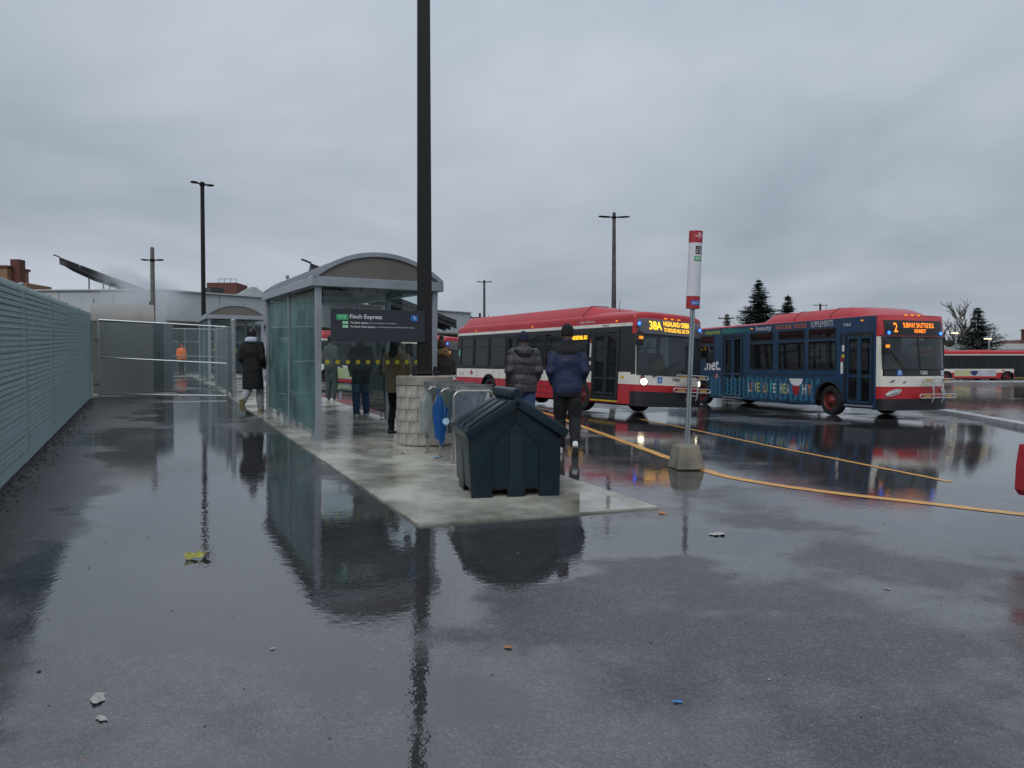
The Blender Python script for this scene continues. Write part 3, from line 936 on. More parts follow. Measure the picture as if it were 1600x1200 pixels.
    fp = pane(0.08, 0.0, SW - 0.06, 0.0, G_CLEAR, 0.75, 2.36, lines=False)
    me = None
    mb = MB(); mb.add([(0.036 * math.cos(k * math.pi / 8), 0, 0.036 * math.sin(k * math.pi / 8)) for k in range(16)], [tuple(range(16))]); me = mb.mesh("safety_dot", M_DOT)
    for k in range(11):
        obj_from(me, "safety_dot", fp, (0.14 + k * 0.163, -0.0085, 1.235))
    bp = [c for c in e.children if c.name.startswith("glass_pane")][-2]
    for k in range(5):
        obj_from(me, "safety_dot", bp, (0.16 + k * 0.17, SL - 0.0085, 1.235))
    # bench along the teal side
    b0, b1 = 2.9, 4.6
    for k in range(4):
        mb = MB(); mb.bbox((0.18 + k * 0.095, (b0 + b1) / 2, 0.45), (0.08, b1 - b0, 0.03), 0.006); mb.build("bench_slat", M_ALU, e)
    for y in (b0 + 0.1, (b0 + b1) / 2, b1 - 0.1):
        mb = MB()
        mb.tube([(0.12, y, 0), (0.12, y, 0.6), (0.14, y, 0.66), (0.2, y, 0.69), (0.38, y, 0.66), (0.48, y, 0.6), (0.51, y, 0.5), (0.51, y, 0.0)], 0.022, 8)
        mb.build("bench_frame", M_ALU, e, True)
    return e

sh1 = make_shelter("nearest glass shelter with arched roof, teal side panes and yellow dots behind the sign")
p = at(-3.05, 11.55, PADZ)
sh1.location = p
sh1.rotation_euler = Euler((fence_pitch, 0, YAW))
sh2 = copy_tree(sh1)
sh2["label"] = "second arched shelter farther up the walkway, beyond the gate post"
sh2.location = at(-11.5, 28.0, PADZ)
sh2.rotation_euler = Euler((R(1.2), 0, YAW))

# ================================================================== TALL LAMP POST ON A ROUND CONCRETE BASE
PX, PY = -1.36, 11.45
pz = gz(PX, PY) + PADZ
base = empty("concrete_lamp_base", (PX, PY, pz))
tag(base, "round block-faced concrete base under the tall black pole", "concrete base")
RB = 0.435; BHt = 1.05
M_BLOCK = mat("split_face_block", (0.36, 0.345, 0.315), 0.8, var=0.35, vscale=7, bump=0.6, bscale=30, dirt=0.75)
M_JOINT = mat("dark_joint", (0.13, 0.12, 0.105), 0.9)
mb = MB(); mb.lathe([(0.001, 0), (RB - 0.010, 0), (RB - 0.010, BHt - 0.02), (0.001, BHt - 0.02)], 40); mb.build("core", M_JOINT, base)
mb = MB(); mb.lathe([(RB - 0.05, BHt - 0.145), (RB, BHt - 0.14), (RB + 0.004, BHt - 0.02), (RB - 0.015, BHt), (0.001, BHt)], 40); mb.build("cap", M_CONC2, base, True)
rows_b = 5; nblk = 13
rh = (BHt - 0.15) / rows_b
bms = []
for variant in range(4):
    mb = MB(); nsub = 5; grid = []
    half = math.pi / nblk - 0.009
    for j in range(4):
        for i in range(nsub + 1):
            t = -half + 2 * half * i / nsub
            edge = (i in (0, nsub)) or (j in (0, 3))
            r = RB - (0.003 if edge else 0.0) + (0 if edge else random.uniform(-0.003, 0.003))
            grid.append((r * math.cos(t), r * math.sin(t), 0.004 + (rh - 0.008) * j / 3))
    n1 = nsub + 1
    fs = [(j * n1 + i, j * n1 + i + 1, (j + 1) * n1 + i + 1, (j + 1) * n1 + i) for j in range(3) for i in range(nsub)]
    rim = list(range(n1)) + [j * n1 + nsub for j in (1, 2, 3)] + [3 * n1 + i for i in range(nsub - 1, -1, -1)] + [2 * n1, n1]
    o_ = len(grid)
    for k in rim:
        q = Vector(grid[k]); s = (RB - 0.03) / math.hypot(q.x, q.y); grid.append((q.x * s, q.y * s, q.z))
    for k in range(len(rim)):
        k2 = (k + 1) % len(rim); fs.append((rim[k2], rim[k], o_ + k, o_ + k2))
    mb.add(grid, fs); bms.append(mb.mesh("block", M_BLOCK))
for j in range(rows_b):
    for k in range(nblk):
        obj_from(random.choice(bms), "block", base, (0, 0, j * rh), (0, 0, 2 * math.pi * (k + (0.28 if j % 2 else 0) + 0.1 * math.sin(j * 3)) / nblk))

def lamp_head(parent, side, L, m=M_POLE):
    mb = MB()
    sec = []
    for k, (x, w, h) in enumerate(((0.05, 0.05, 0.05), (0.18, 0.06, 0.05), (0.3, 0.16, 0.07), (0.55 * L + .1, 0.19, 0.075), (L - 0.05, 0.15, 0.06), (L, 0.08, 0.035))):
        sec.append([Vector((side * x, w * math.cos(t), h * 0.6 * math.sin(t) + 0.05 * x)) for t in [i * math.pi / 5 for i in range(10)]])
    if side < 0: sec = [list(reversed(s)) for s in sec]
    mb.rings(sec)
    return mb.build("lamp_head", m, parent, True)

def lamp_post(X, Y, top, label, r0=0.1, r1=0.07, armL=0.85, rz=0.0, square=False, z0=None, over=0.35, cap=True, m=M_POLE):
    g = gz(X, Y) if z0 is None else z0
    e = empty("lamp_post", (X, Y, g), rz)
    tag(e, label, "lamp post")
    h = top - g
    mb = MB()
    if square:
        ring = lambda r, z: [Vector((s * r, t * r, z)) for s, t in ((-1, -.92), (-.92, -1), (.92, -1), (1, -.92), (1, .92), (.92, 1), (-.92, 1), (-1, .92))]
        mb.rings([ring(r0, 0), ring(r1, h)])
    else:
        mb.cyl((0, 0, -0.1), (0, 0, h), r0, r1, 12)
    mb.build("pole", m, e, not square)
    for s in (-1, 1):
        hd = lamp_head(e, s, armL, M_POLE); hd.location = (0, 0, h - over)
    mb = MB(); mb.lathe([(0.10, h - over - 0.09), (0.13, h - over - 0.03), (0.13, h - over + 0.05), (0.05, h - over + 0.1), (0.05, h + 0.0), (0.09, h + 0.03), (0.001, h + 0.06)], 12)
    mb.build("hub", M_POLE, e, True)
    return e
main_pole = lamp_post(PX, PY, 11.8, "tall thick black lamp pole rising out of the top of the picture", 0.112, 0.082, 1.0, R(10), True, pz + BHt)
mb = MB(); mb.bbox((0, 0, 0.045), (0.44, 0.44, 0.03), 0.004); mb.build("base_plate", M_BLACK, main_pole)
for sx in (-1, 1):
    for sy in (-1, 1):
        mb = MB(); mb.cyl((sx * 0.17, sy * 0.17, 0.0), (sx * 0.17, sy * 0.17, 0.14), 0.018, seg=8); mb.cyl((sx * 0.17, sy * 0.17, 0.06), (sx * 0.17, sy * 0.17, 0.09), 0.032, seg=6)
        mb.build("anchor_bolt", M_BLACK, main_pole)
M_MOTT = mat("weathered_pole", (0.075, 0.07, 0.07), 0.55, var=0.85, vscale=1.3)
M_CPOLE = mat("concrete_pole_grey", (0.15, 0.145, 0.14), 0.7, var=0.2)
lamp_post(-13.8, 33.0, 9.75, "slim black twin-head lamp post rising behind the second shelter", 0.105, 0.085, 0.52, R(50), False, None, 0.06)
lamp_post(-18.5, 38.0, 7.65, "grey concrete pole with two thin arms below its top, left of the slim lamp post", 0.13, 0.1, 0.56, 0.05, False, None, 0.62, m=M_CPOLE)
lamp_post(5.52, 40.0, 9.85, "mottled twin-head lamp post standing behind the front of the red bus", 0.17, 0.09, 0.85, 0.06, False, None, 0.22, m=M_MOTT)
lamp_post(-2.63, 70.0, 9.7, "small far twin-head lamp post above the rear of the red bus", 0.16, 0.1, 0.75, 0.0, False, None, 0.15, m=M_MOTT)
lamp_post(39.7, 95.0, 9.6, "small far twin-head lamp post above the blue-wrapped bus", 0.18, 0.12, 0.95, 0.0, False, None, 0.2)

# ================================================================== ROUTE SIGN ON THE POLE
M_SIGN = mat("sign_charcoal", (0.024, 0.026, 0.038), 0.45, var=0.05)
M_GREEN = mat("sign_green", (0.04, 0.36, 0.14), 0.45, var=0)
M_GREEN2 = mat("sign_pale_green", (0.30, 0.62, 0.42), 0.45, var=0)
sgn = empty("route_sign", (PX - 0.04, PY - 0.13, 0), YAW - R(4))
tag(sgn, "dark horizontal route sign reading Finch Express, fixed to the tall black pole", "sign")
SX0, SX1, SZ0, SZ1 = -1.36, 0.06, 1.955, 2.435
mb = MB(); mb.bbox(((SX0 + SX1) / 2, 0, (SZ0 + SZ1) / 2), (SX1 - SX0, 0.05, SZ1 - SZ0), 0.004); mb.build("panel", M_SIGN, sgn)
sf = lambda u, v: Vector((SX0 + u, -0.0275, SZ0 + v))
def rr(x, y, w, h, r=0.02, n=4):
    pts = []
    for cx, cy, a in ((x + w - r, y + r, -90), (x + w - r, y + h - r, 0), (x + r, y + h - r, 90), (x + r, y + r, 180)):
        for k in range(n + 1):
            t = R(a + 90 * k / n); pts.append((cx + r * math.cos(t), cy + r * math.sin(t)))
    return pts
flat("route_plate", rr(0.075, 0.315, 0.175, 0.085), sf, sgn, M_GREEN)
sf2 = lambda u, v: Vector((SX0 + u, -0.0295, SZ0 + v))
lettering("lettering", "939", sf2, 0.105, 0.332, 0.115, 0.05, sgn, M_GREEN2, bold=0.01)
lettering("lettering", "Finch Express", sf, 0.275, 0.318, None, 0.082, sgn, M_WTXT, bold=0.012)
flat("branch_plate", rr(0.165, 0.255, 0.085, 0.042, 0.006), sf, sgn, M_GREEN2)
flat("branch_plate", rr(0.165, 0.198, 0.085, 0.042, 0.006), sf, sgn, M_GREEN2)
lettering("lettering", "To Finch Station", sf, 0.28, 0.262, 0.27, 0.030, sgn, M_WTXT, bold=0.015)
lettering("lettering", "via Scarborough Centre Station", sf, 0.57, 0.262, 0.40, 0.024, sgn, M_WTXT)
lettering("lettering", "To Finch West Station", sf, 0.28, 0.204, 0.37, 0.030, sgn, M_WTXT, bold=0.015)
lettering("lettering", "via Scarborough Centre Station & Finch Station", sf, 0.67, 0.204, 0.58, 0.024, sgn, M_WTXT)
flat("access_plate", rr(1.20, 0.32, 0.10, 0.085, 0.012), sf, sgn, M_BLUEP)
mb = MB()
for c, r_ in (((1.25, 0.388), 0.009),):
    mb.add([sf2(c[0] + r_ * math.cos(k * .6283), c[1] + r_ * math.sin(k * .6283)) for k in range(10)], [tuple(range(10))])
for a, b in (((1.247, 0.378), (1.252, 0.355)), ((1.252, 0.366), (1.27, 0.366)), ((1.252, 0.355), (1.27, 0.353)), ((1.27, 0.353), (1.28, 0.333))):
    d = Vector((b[0] - a[0], b[1] - a[1])).normalized() * 0.004; q = Vector((-d.y, d.x))
    mb.add([sf2(a[0] - q.x, a[1] - q.y), sf2(b[0] - q.x, b[1] - q.y), sf2(b[0] + q.x, b[1] + q.y), sf2(a[0] + q.x, a[1] + q.y)], [(0, 1, 2, 3)])
mb.build("access_symbol", M_WTXT, sgn)
for z in (SZ0 + 0.08, SZ1 - 0.08):
    mb = MB(); mb.box((0.0, 0.09, z), (0.26, 0.14, 0.03)); mb.build("bracket", M_BLACK, sgn)
# junction box with a small camera low on the pole
mb = MB(); mb.bbox((-0.16, 0.1, 1.86), (0.09, 0.12, 0.16), 0.02); mb.cyl((-0.16, 0.06, 1.80), (-0.16, -0.02, 1.77), 0.03, seg=10); mb.build("junction_box", M_BLACK, sgn)

# ================================================================== GRIT BIN
M_BIN = mat("dark_teal_plastic", (0.0035, 0.016, 0.025), 0.33, var=0.25, vscale=3, bump=0.12, bscale=55, dirt=0.05, spec=0.4)
bin_ = empty("grit_bin", at(0.045, 7.50, PADZ), R(13))
tag(bin_, "dark blue-green plastic grit bin with gabled ribbed lid on the concrete", "grit bin")
BW, BD, BE, BA = 1.0, 0.98, 0.70, 1.02
def bevelled(mb_, off, seg=3, ang=25):
    bm = bmesh.new()
    vs = [bm.verts.new(v) for v in mb_.v]
    for f in mb_.f:
        try: bm.faces.new([vs[i] for i in f])
        except ValueError: pass
    bmesh.ops.remove_doubles(bm, verts=bm.verts, dist=1e-5)
    bmesh.ops.recalc_face_normals(bm, faces=bm.faces)
    ed = [e_ for e_ in bm.edges if len(e_.link_faces) == 2 and e_.calc_face_angle() > R(ang)]
    bmesh.ops.bevel(bm, geom=ed, offset=off, segments=seg, affect='EDGES', profile=0.6, clamp_overlap=True)
    out = MB(); bm.verts.index_update()
    out.v = [tuple(v.co) for v in bm.verts]; out.f = [[v.index for v in f.verts] for f in bm.faces]; out.mi = [0] * len(out.f)
    bm.free()
    return out
hwb = BW / 2
mb = MB(); mb.prism([(-hwb + 0.03, 0.07), (hwb - 0.03, 0.07), (hwb - 0.01, BE), (0, BA - 0.03), (-hwb + 0.01, BE)], 0.03, BD)
bevelled(mb, 0.035).build("body", M_BIN, bin_, True)
# raised border on the gable with the house-shaped recess
outer = [(-hwb + 0.04, 0.02), (hwb - 0.04, 0.02), (hwb - 0.015, BE - 0.01), (0, BA - 0.05), (-hwb + 0.015, BE - 0.01)]
inner = [(-0.25, 0.0), (0.25, 0.0), (0.25, 0.50), (0.02, 0.76), (-0.25, 0.52)]
mb = MB()
mb.prism([(-hwb + 0.035, 0.0), (-0.25, 0.0), (-0.25, 0.52), (0.0, 0.77), (0.0, BA - 0.05), (-hwb + 0.02, BE - 0.01)], 0.014, 0.05)
bevelled(mb, 0.006, 2).build("gable_border", M_BIN, bin_, True)
mb = MB()
mb.prism([(0.25, 0.0), (hwb - 0.035, 0.0), (hwb - 0.02, BE - 0.01), (0.0, BA - 0.05), (0.0, 0.77), (0.25, 0.52)], 0.014, 0.05)
bevelled(mb, 0.006, 2).build("gable_border", M_BIN, bin_, True)
mb = MB(); mb.prism([(-0.09, 0.0), (0.10, 0.0), (0.10, 0.16), (0.075, 0.16), (0.075, 0.66), (-0.065, 0.66), (-0.065, 0.16), (-0.09, 0.16)], 0.019, 0.05)
bevelled(mb, 0.007, 2).build("centre_rib", M_BIN, bin_, True)
for x in (-hwb + 0.02, hwb - 0.02):
    for y in (0.55,):
        mb = MB(); mb.bbox((x * 0.985, y, 0.31), (0.02, 0.3, 0.58), 0.008); mb.build("side_rib", M_BIN, bin_, True)
for y in (BD - 0.12,):
    mb = MB(); mb.bbox((0, y, 0.04), (BW - 0.12, 0.18, 0.09), 0.01); mb.build("foot", M_BIN, bin_, True)
# lid: two leaves with a rolled rim and ribs running down the slope
for s in (-1, 1):
    run = Vector((hwb + 0.035, -(BA - BE) - 0.02)); L = run.length; d = run.normalized(); nn = Vector((-d.y, d.x))
    def P(a, b): return (s * (d.x * a + nn.x * b), BA + 0.0 + d.y * a + nn.y * b)
    poly = [P(0.0, 0.0), P(L, 0.0), P(L + 0.012, -0.09), P(L - 0.01, -0.10), P(L - 0.03, -0.03), P(0.0, -0.03)]
    if s < 0: poly = list(reversed(poly))
    mb = MB(); mb.prism(poly, -0.045, BD + 0.02)
    lid = bevelled(mb, 0.012, 2).build("lid_leaf", M_BIN, bin_, True)
    for y in (0.05, 0.36, 0.67):
        poly = [P(0.07, -0.004), P(0.11, 0.026), P(L - 0.08, 0.026), P(L - 0.03, -0.004)]
        if s < 0: poly = list(reversed(poly))
        mb = MB(); mb.prism(poly, y, y + 0.2)
        bevelled(mb, 0.009, 2).build("lid_rib", M_BIN, lid, True)
    # the gable rim of the lid
    poly = [P(0.0, 0.01), P(L + 0.01, 0.01), P(L + 0.02, -0.095), P(L - 0.06, -0.085), P(0.0, -0.085)]
    if s < 0: poly = list(reversed(poly))
    mb = MB(); mb.prism(poly, -0.062, -0.02); bevelled(mb, 0.008, 2).build("lid_rim", M_BIN, lid, True)
yy = -0.03
for k, ln in enumerate((0.2, 0.5, 0.28)):
    mb = MB(); rc = 0.062
    rings = [[Vector((r_ * math.cos(t), y, BA + 0.035 + r_ * math.sin(t))) for t in [i * math.pi / 9 for i in range(18)]]
             for y, r_ in ((yy, rc - 0.012), (yy + 0.01, rc), (yy + ln - 0.016, rc), (yy + ln - 0.006, rc - 0.012))]
    mb.rings([list(reversed(r_)) for r_ in rings]); mb.build("hinge_roll", M_BIN, bin_, True); yy += ln

# ================================================================== BAG STANDS
def bag_mat(name, tint, haze, col):
    return glass(name, tint, haze, col, 0.7, 0.2)
G_WBAG = bag_mat("white_film", (0.85, 0.88, 0.87), 0.75, (0.55, 0.60, 0.59))
G_BBAG = bag_mat("blue_film", (0.15, 0.45, 0.85), 0.75, (0.03, 0.20, 0.60))
G_CBAG = bag_mat("clear_film", (0.80, 0.84, 0.88), 0.38, (0.33, 0.38, 0.44))
M_PLATE = mat("holder_plate", (0.13, 0.16, 0.15), 0.55, metal=0.3)
M_CUP = mat("paper_cup", (0.35, 0.52, 0.68), 0.6, var=0.1)
M_TRASH = mat("brown_rubbish", (0.10, 0.085, 0.075), 0.8, var=0.5, vscale=20)

def sack(name, parent, cx, cy, ztop, zbot, rx, ry, m, seed, taper=0.75, bulge=0.0, cr=1.0):
    mb = MB(); rings = []; N = 36; K = 22
    for k in range(K + 1):
        f = k / K; z = ztop + (zbot - ztop) * f
        s = 1 - (1 - taper) * f + bulge * math.sin(math.pi * f)
        if f > 0.9: s *= 1 - 0.6 * ((f - 0.9) / 0.1) ** 2
        rg = []
        for i in range(N):
            t = 2 * math.pi * i / N
            q = 1 + cr * 0.16 * f ** 0.5 * mnoise.noise(Vector((math.cos(t) * 1.6 + seed, math.sin(t) * 1.6, z * 1.5))) \
                + cr * 0.07 * mnoise.noise(Vector((math.cos(t) * 6 + seed, math.sin(t) * 6, z * 4)))
            if cr > 1: q *= (0.55 + 0.75 * sm(0, 0.35, f)) * (1 + 0.10 * math.sin(5 * t + 4 * f + seed))
            rg.append(Vector((cx + rx * s * q * math.cos(t), cy + ry * s * q * math.sin(t), z + 0.015 * math.sin(3 * t + seed) + (0.05 * f * math.sin(2 * t + seed) if cr > 1 else 0))))
        rings.append(rg)
    mb.rings(rings, caps=False)
    n = len(rings[0]); o = len(mb.v) - n
    mb.f.append([o + i for i in range(n)]); mb.mi.append(0)
    return mb.build(name, m, parent, True)

def bag_stand(X, Y, label, bagm, h, seed, side_bag=None, plate=True):
    e = empty("bag_stand", at(X, Y, PADZ), YAW - R(8))
    tag(e, label, "bag stand", "steel hoop bag stands")
    w = 0.56; r = 0.10
    path = [(0, 0, 0), (0, 0, h - r)] + [(r - r * math.cos(q), 0, h - r + r * math.sin(q)) for q in [R(18 * i) for i in range(1, 6)]] + \
           [(w - r + r * math.sin(q), 0, h - r + r * math.cos(q)) for q in [R(18 * i) for i in range(0, 6)]] + [(w, 0, 0)]
    mb = MB(); mb.tube(path, 0.019, 10); mb.build("hoop", M_STEEL, e, True)
    for x in (0, w):
        mb = MB(); mb.lathe([(0.001, 0.0), (0.042, 0.0), (0.042, 0.01), (0.022, 0.016)], 12, M=Matrix.Translation((x, 0, 0))); mb.build("foot_flange", M_STEEL, e, True)
    # oval ring that carries the bag
    cx, cy = w / 2 + 0.02, 0.24
    mb = MB(); rgs = []
    for z, k in ((h + 0.0, 1.0), (h + 0.075, 1.0), (h + 0.08, 1.012), (h + 0.08, 0.975), (h + 0.0, 0.98), (h + 0.0, 1.0)):
        rgs.append([Vector((cx + 0.30 * k * math.cos(t), cy + 0.2 * k * math.sin(t), z)) for t in [i * math.pi / 18 for i in range(36)]])
    mb.rings(rgs, caps=False); mb.build("bag_ring", M_GALV, e, True)
    for x in (0.06, w - 0.06):
        mb = MB(); mb.tube([(x, 0.0, h - 0.03), (x, 0.06, h + 0.02)], 0.01, 6); mb.build("ring_arm", M_STEEL, e, True)
    if plate:
        mb = MB(); pts = [(-0.035, 0.02), (-0.02, -0.028), (0.05, -0.034), (0.12, -0.028)]
        for i in range(3):
            (x0, y0), (x1, y1) = pts[i], pts[i + 1]
            mb.add([(x0, y0, h - 0.26), (x1, y1, h - 0.26), (x1, y1, h - 0.03), (x0, y0, h - 0.03)], [(0, 1, 2, 3)])
        pl = mb.build("holder_plate", M_PLATE, e)
    sack("bag", e, cx, cy, h + 0.03, 0.26, 0.285, 0.185, G_CBAG, seed, 0.82, 0.05)
    mb = MB()
    for k in range(14):
        mb.sphere((cx + random.uniform(-.16, .16), cy + random.uniform(-.09, .09), 0.32 + random.random() * 0.16), (random.uniform(.03, .07), random.uniform(.03, .06), random.uniform(.02, .05)), 7, 5)
    mb.build("rubbish", M_TRASH, e)
    if side_bag:
        sb = sack("tied_bag", e, 0.005, -0.01, h - 0.03, 0.24 if side_bag == G_WBAG else 0.2, 0.078, 0.03, side_bag, seed + 3, 1.1 if side_bag == G_WBAG else 0.8, 0.10, 2.2)
    return e
bs1 = bag_stand(-0.76, 9.58, "nearest steel hoop bag stand just left of the grit bin", G_CBAG, 0.935, 1.0, None, False)
bs2 = bag_stand(-0.985, 10.05, "middle steel bag stand with a blue bag tied on its leg", G_CBAG, 0.93, 5.0, G_BBAG)
bs3 = bag_stand(-1.20, 10.42, "rear steel bag stand with a white bag tied on its leg", G_CBAG, 0.93, 9.0, G_WBAG)
mb = MB(); mb.lathe([(0.001, 0), (0.033, 0), (0.045, 0.11), (0.047, 0.115), (0.001, 0.115)], 16)
cup = mb.build("paper_cup", M_CUP, None, True); cup.location = at(-0.90, 9.98, 0.49); cup.rotation_euler = (R(70), R(20), 0)
tag(cup, "pale blue paper cup caught among the bag stands", "cup")

# ================================================================== BUS STOP POST
M_SPOST = mat("perforated_post", (0.30, 0.35, 0.37), 0.42, metal=0.5, var=0.15)
M_SRED = mat("stop_red", (0.36, 0.02, 0.025), 0.4, var=0.04)
M_SWHITE = mat("stop_white", (0.62, 0.63, 0.68), 0.4, var=0.03)
sp_ = at(2.29, 9.66)
stop = empty("bus_stop_post", sp_, 0)
tag(stop, "leaning perforated bus stop post with red and white tube sign in a concrete foot", "bus stop")
mb = MB()
for z, w in ((0, 0.205), (0.02, 0.21), (0.30, 0.145), (0.325, 0.13)):
    pass
ringc = lambda w, z, c=0.8: [Vector((s * w, t * w, z)) for s, t in ((-1, -c), (-c, -1), (c, -1), (1, -c), (1, c), (c, 1), (-c, 1), (-1, c))]
mb.rings([ringc(0.175, 0), ringc(0.192, 0.015), ringc(0.142, 0.29), ringc(0.128, 0.315)])
cb = mb.build("concrete_foot", M_FOOT, stop)
cb.rotation_euler = (0, 0, R(12))
TL = Matrix.Rotation(R(2.1), 4, 'Y')
mb = MB(); mb.box((0, 0, 1.2), (0.052, 0.052, 1.9), M=TL); pst = mb.build("perforated_shaft", M_SPOST, stop)
mb = MB()
for k in range(64):
    z = 0.36 + k * 0.0285
    for (ox, oy, ax) in ((0, -0.0268, 0), (-0.0268, 0, 1)):
        vs = []
        for q in range(8):
            t = q * math.pi / 4
            vs.append((0.0095 * math.cos(t), oy, z + 0.0095 * math.sin(t)) if ax == 0 else (ox, -0.0095 * math.cos(t), z + 0.0095 * math.sin(t)))
        mb.add(vs, [tuple(range(8))], M=TL)
tag(mb.build("punched_hole", M_BTXT, pst), kind="stuff")
sa, sb_ = 0.088, 0.06
def ell(z, k=1.0): return [Vector((sa * k * math.cos(t), sb_ * k * math.sin(t), z)) for t in [i * math.pi / 16 for i in range(32)]]
for nm, z0, z1, m in (("lower_red_sleeve", 2.10, 2.26, M_SRED), ("white_tube", 2.26, 2.955, M_SWHITE), ("upper_red_sleeve", 2.955, 3.11, M_SRED)):
    mb = MB(); mb.rings([ell(z0, 1.0 if m is M_SWHITE else 1.02), ell(z1, 1.0 if m is M_SWHITE else 1.02)], M=TL); mb.build(nm, m, stop, True)
def tubef(off):
    def f(u, v):
        t = -math.pi / 2 + u / 0.075
        return TL @ Vector(((sa + off) * math.cos(t), (sb_ + off) * math.sin(t), v))
    return f
t1 = tubef(0.0025); t2 = tubef(0.0045)
def strip(x, y, w, h): return [(x + w * i / 6, y) for i in range(7)] + [(x + w - w * i / 6, y + h) for i in range(7)]
def quadstrip(nm, x, y, w, h, fn, m):
    mb = MB()
    for i in range(8):
        a, b = x + w * i / 8, x + w * (i + 1) / 8
        mb.add([fn(a, y), fn(b, y), fn(b, y + h), fn(a, y + h)], [(0, 1, 2, 3)])
    return mb.build(nm, m, stop)
quadstrip("stop_number_plate", -0.008, 2.805, 0.075, 0.105, t1, M_BTXT)
lettering("lettering", "STOP", t2, 0.008, 2.875, 0.045, 0.02, stop, M_WTXT)
lettering("lettering", "12", t2, 0.004, 2.818, 0.052, 0.05, stop, M_WTXT, bold=0.01)
quadstrip("route_plate", -0.018, 2.715, 0.088, 0.065, t1, M_GREEN)
lettering("lettering", "939", t2, -0.006, 2.728, 0.064, 0.04, stop, M_WTXT, bold=0.01)
quadstrip("access_plate", -0.03, 2.145, 0.10, 0.055, tubef(0.0045), M_BLUEP)
lettering("lettering", "ttc.ca", tubef(0.0065), -0.018, 2.16, 0.07, 0.022, stop, M_WTXT)
emblem("emblem", tubef(0.0045), 0.03, 3.04, 0.11, 0.09, stop, mat("emblem_pale", (0.6, 0.35, 0.35), 0.5, var=0))

# ================================================================== BUSES
HW = 1.28
M_BLUE = mat("blue_wrap", (0.009, 0.048, 0.105), 0.4, coat=0.15, var=0.08, vscale=2, dirt=0.2)
M_LEAF = mat("leaf_print", (0.034, 0.15, 0.245), 0.4, var=0.1, vscale=3)
M_FRAME = mat("window_frame_black", (0.016, 0.017, 0.019), 0.4, var=0.1)
M_BUMP = mat("bumper_black", (0.014, 0.014, 0.016), 0.5, bump=0.1, bscale=30)
M_GREY = mat("sign_box_grey", (0.09, 0.095, 0.10), 0.35, coat=0.5)
M_RIM = mat("red_wheel_rim", (0.15, 0.014, 0.015), 0.5, dirt=0.6)
M_CEIL = mat("cabin_lamp", (0.8, 0.85, 0.9), 0.4, emit=(0.85, 0.93, 1.0), estr=1.2, var=0)
M_LENS = mat("unlit_lens", (0.45, 0.47, 0.48), 0.12, metal=0.3, coat=0.8)
M_RLENS = mat("red_lens", (0.30, 0.03, 0.015), 0.25, coat=0.5)
M_VEST = mat("hi_vis_yellow", (0.50, 0.60, 0.03), 0.7)

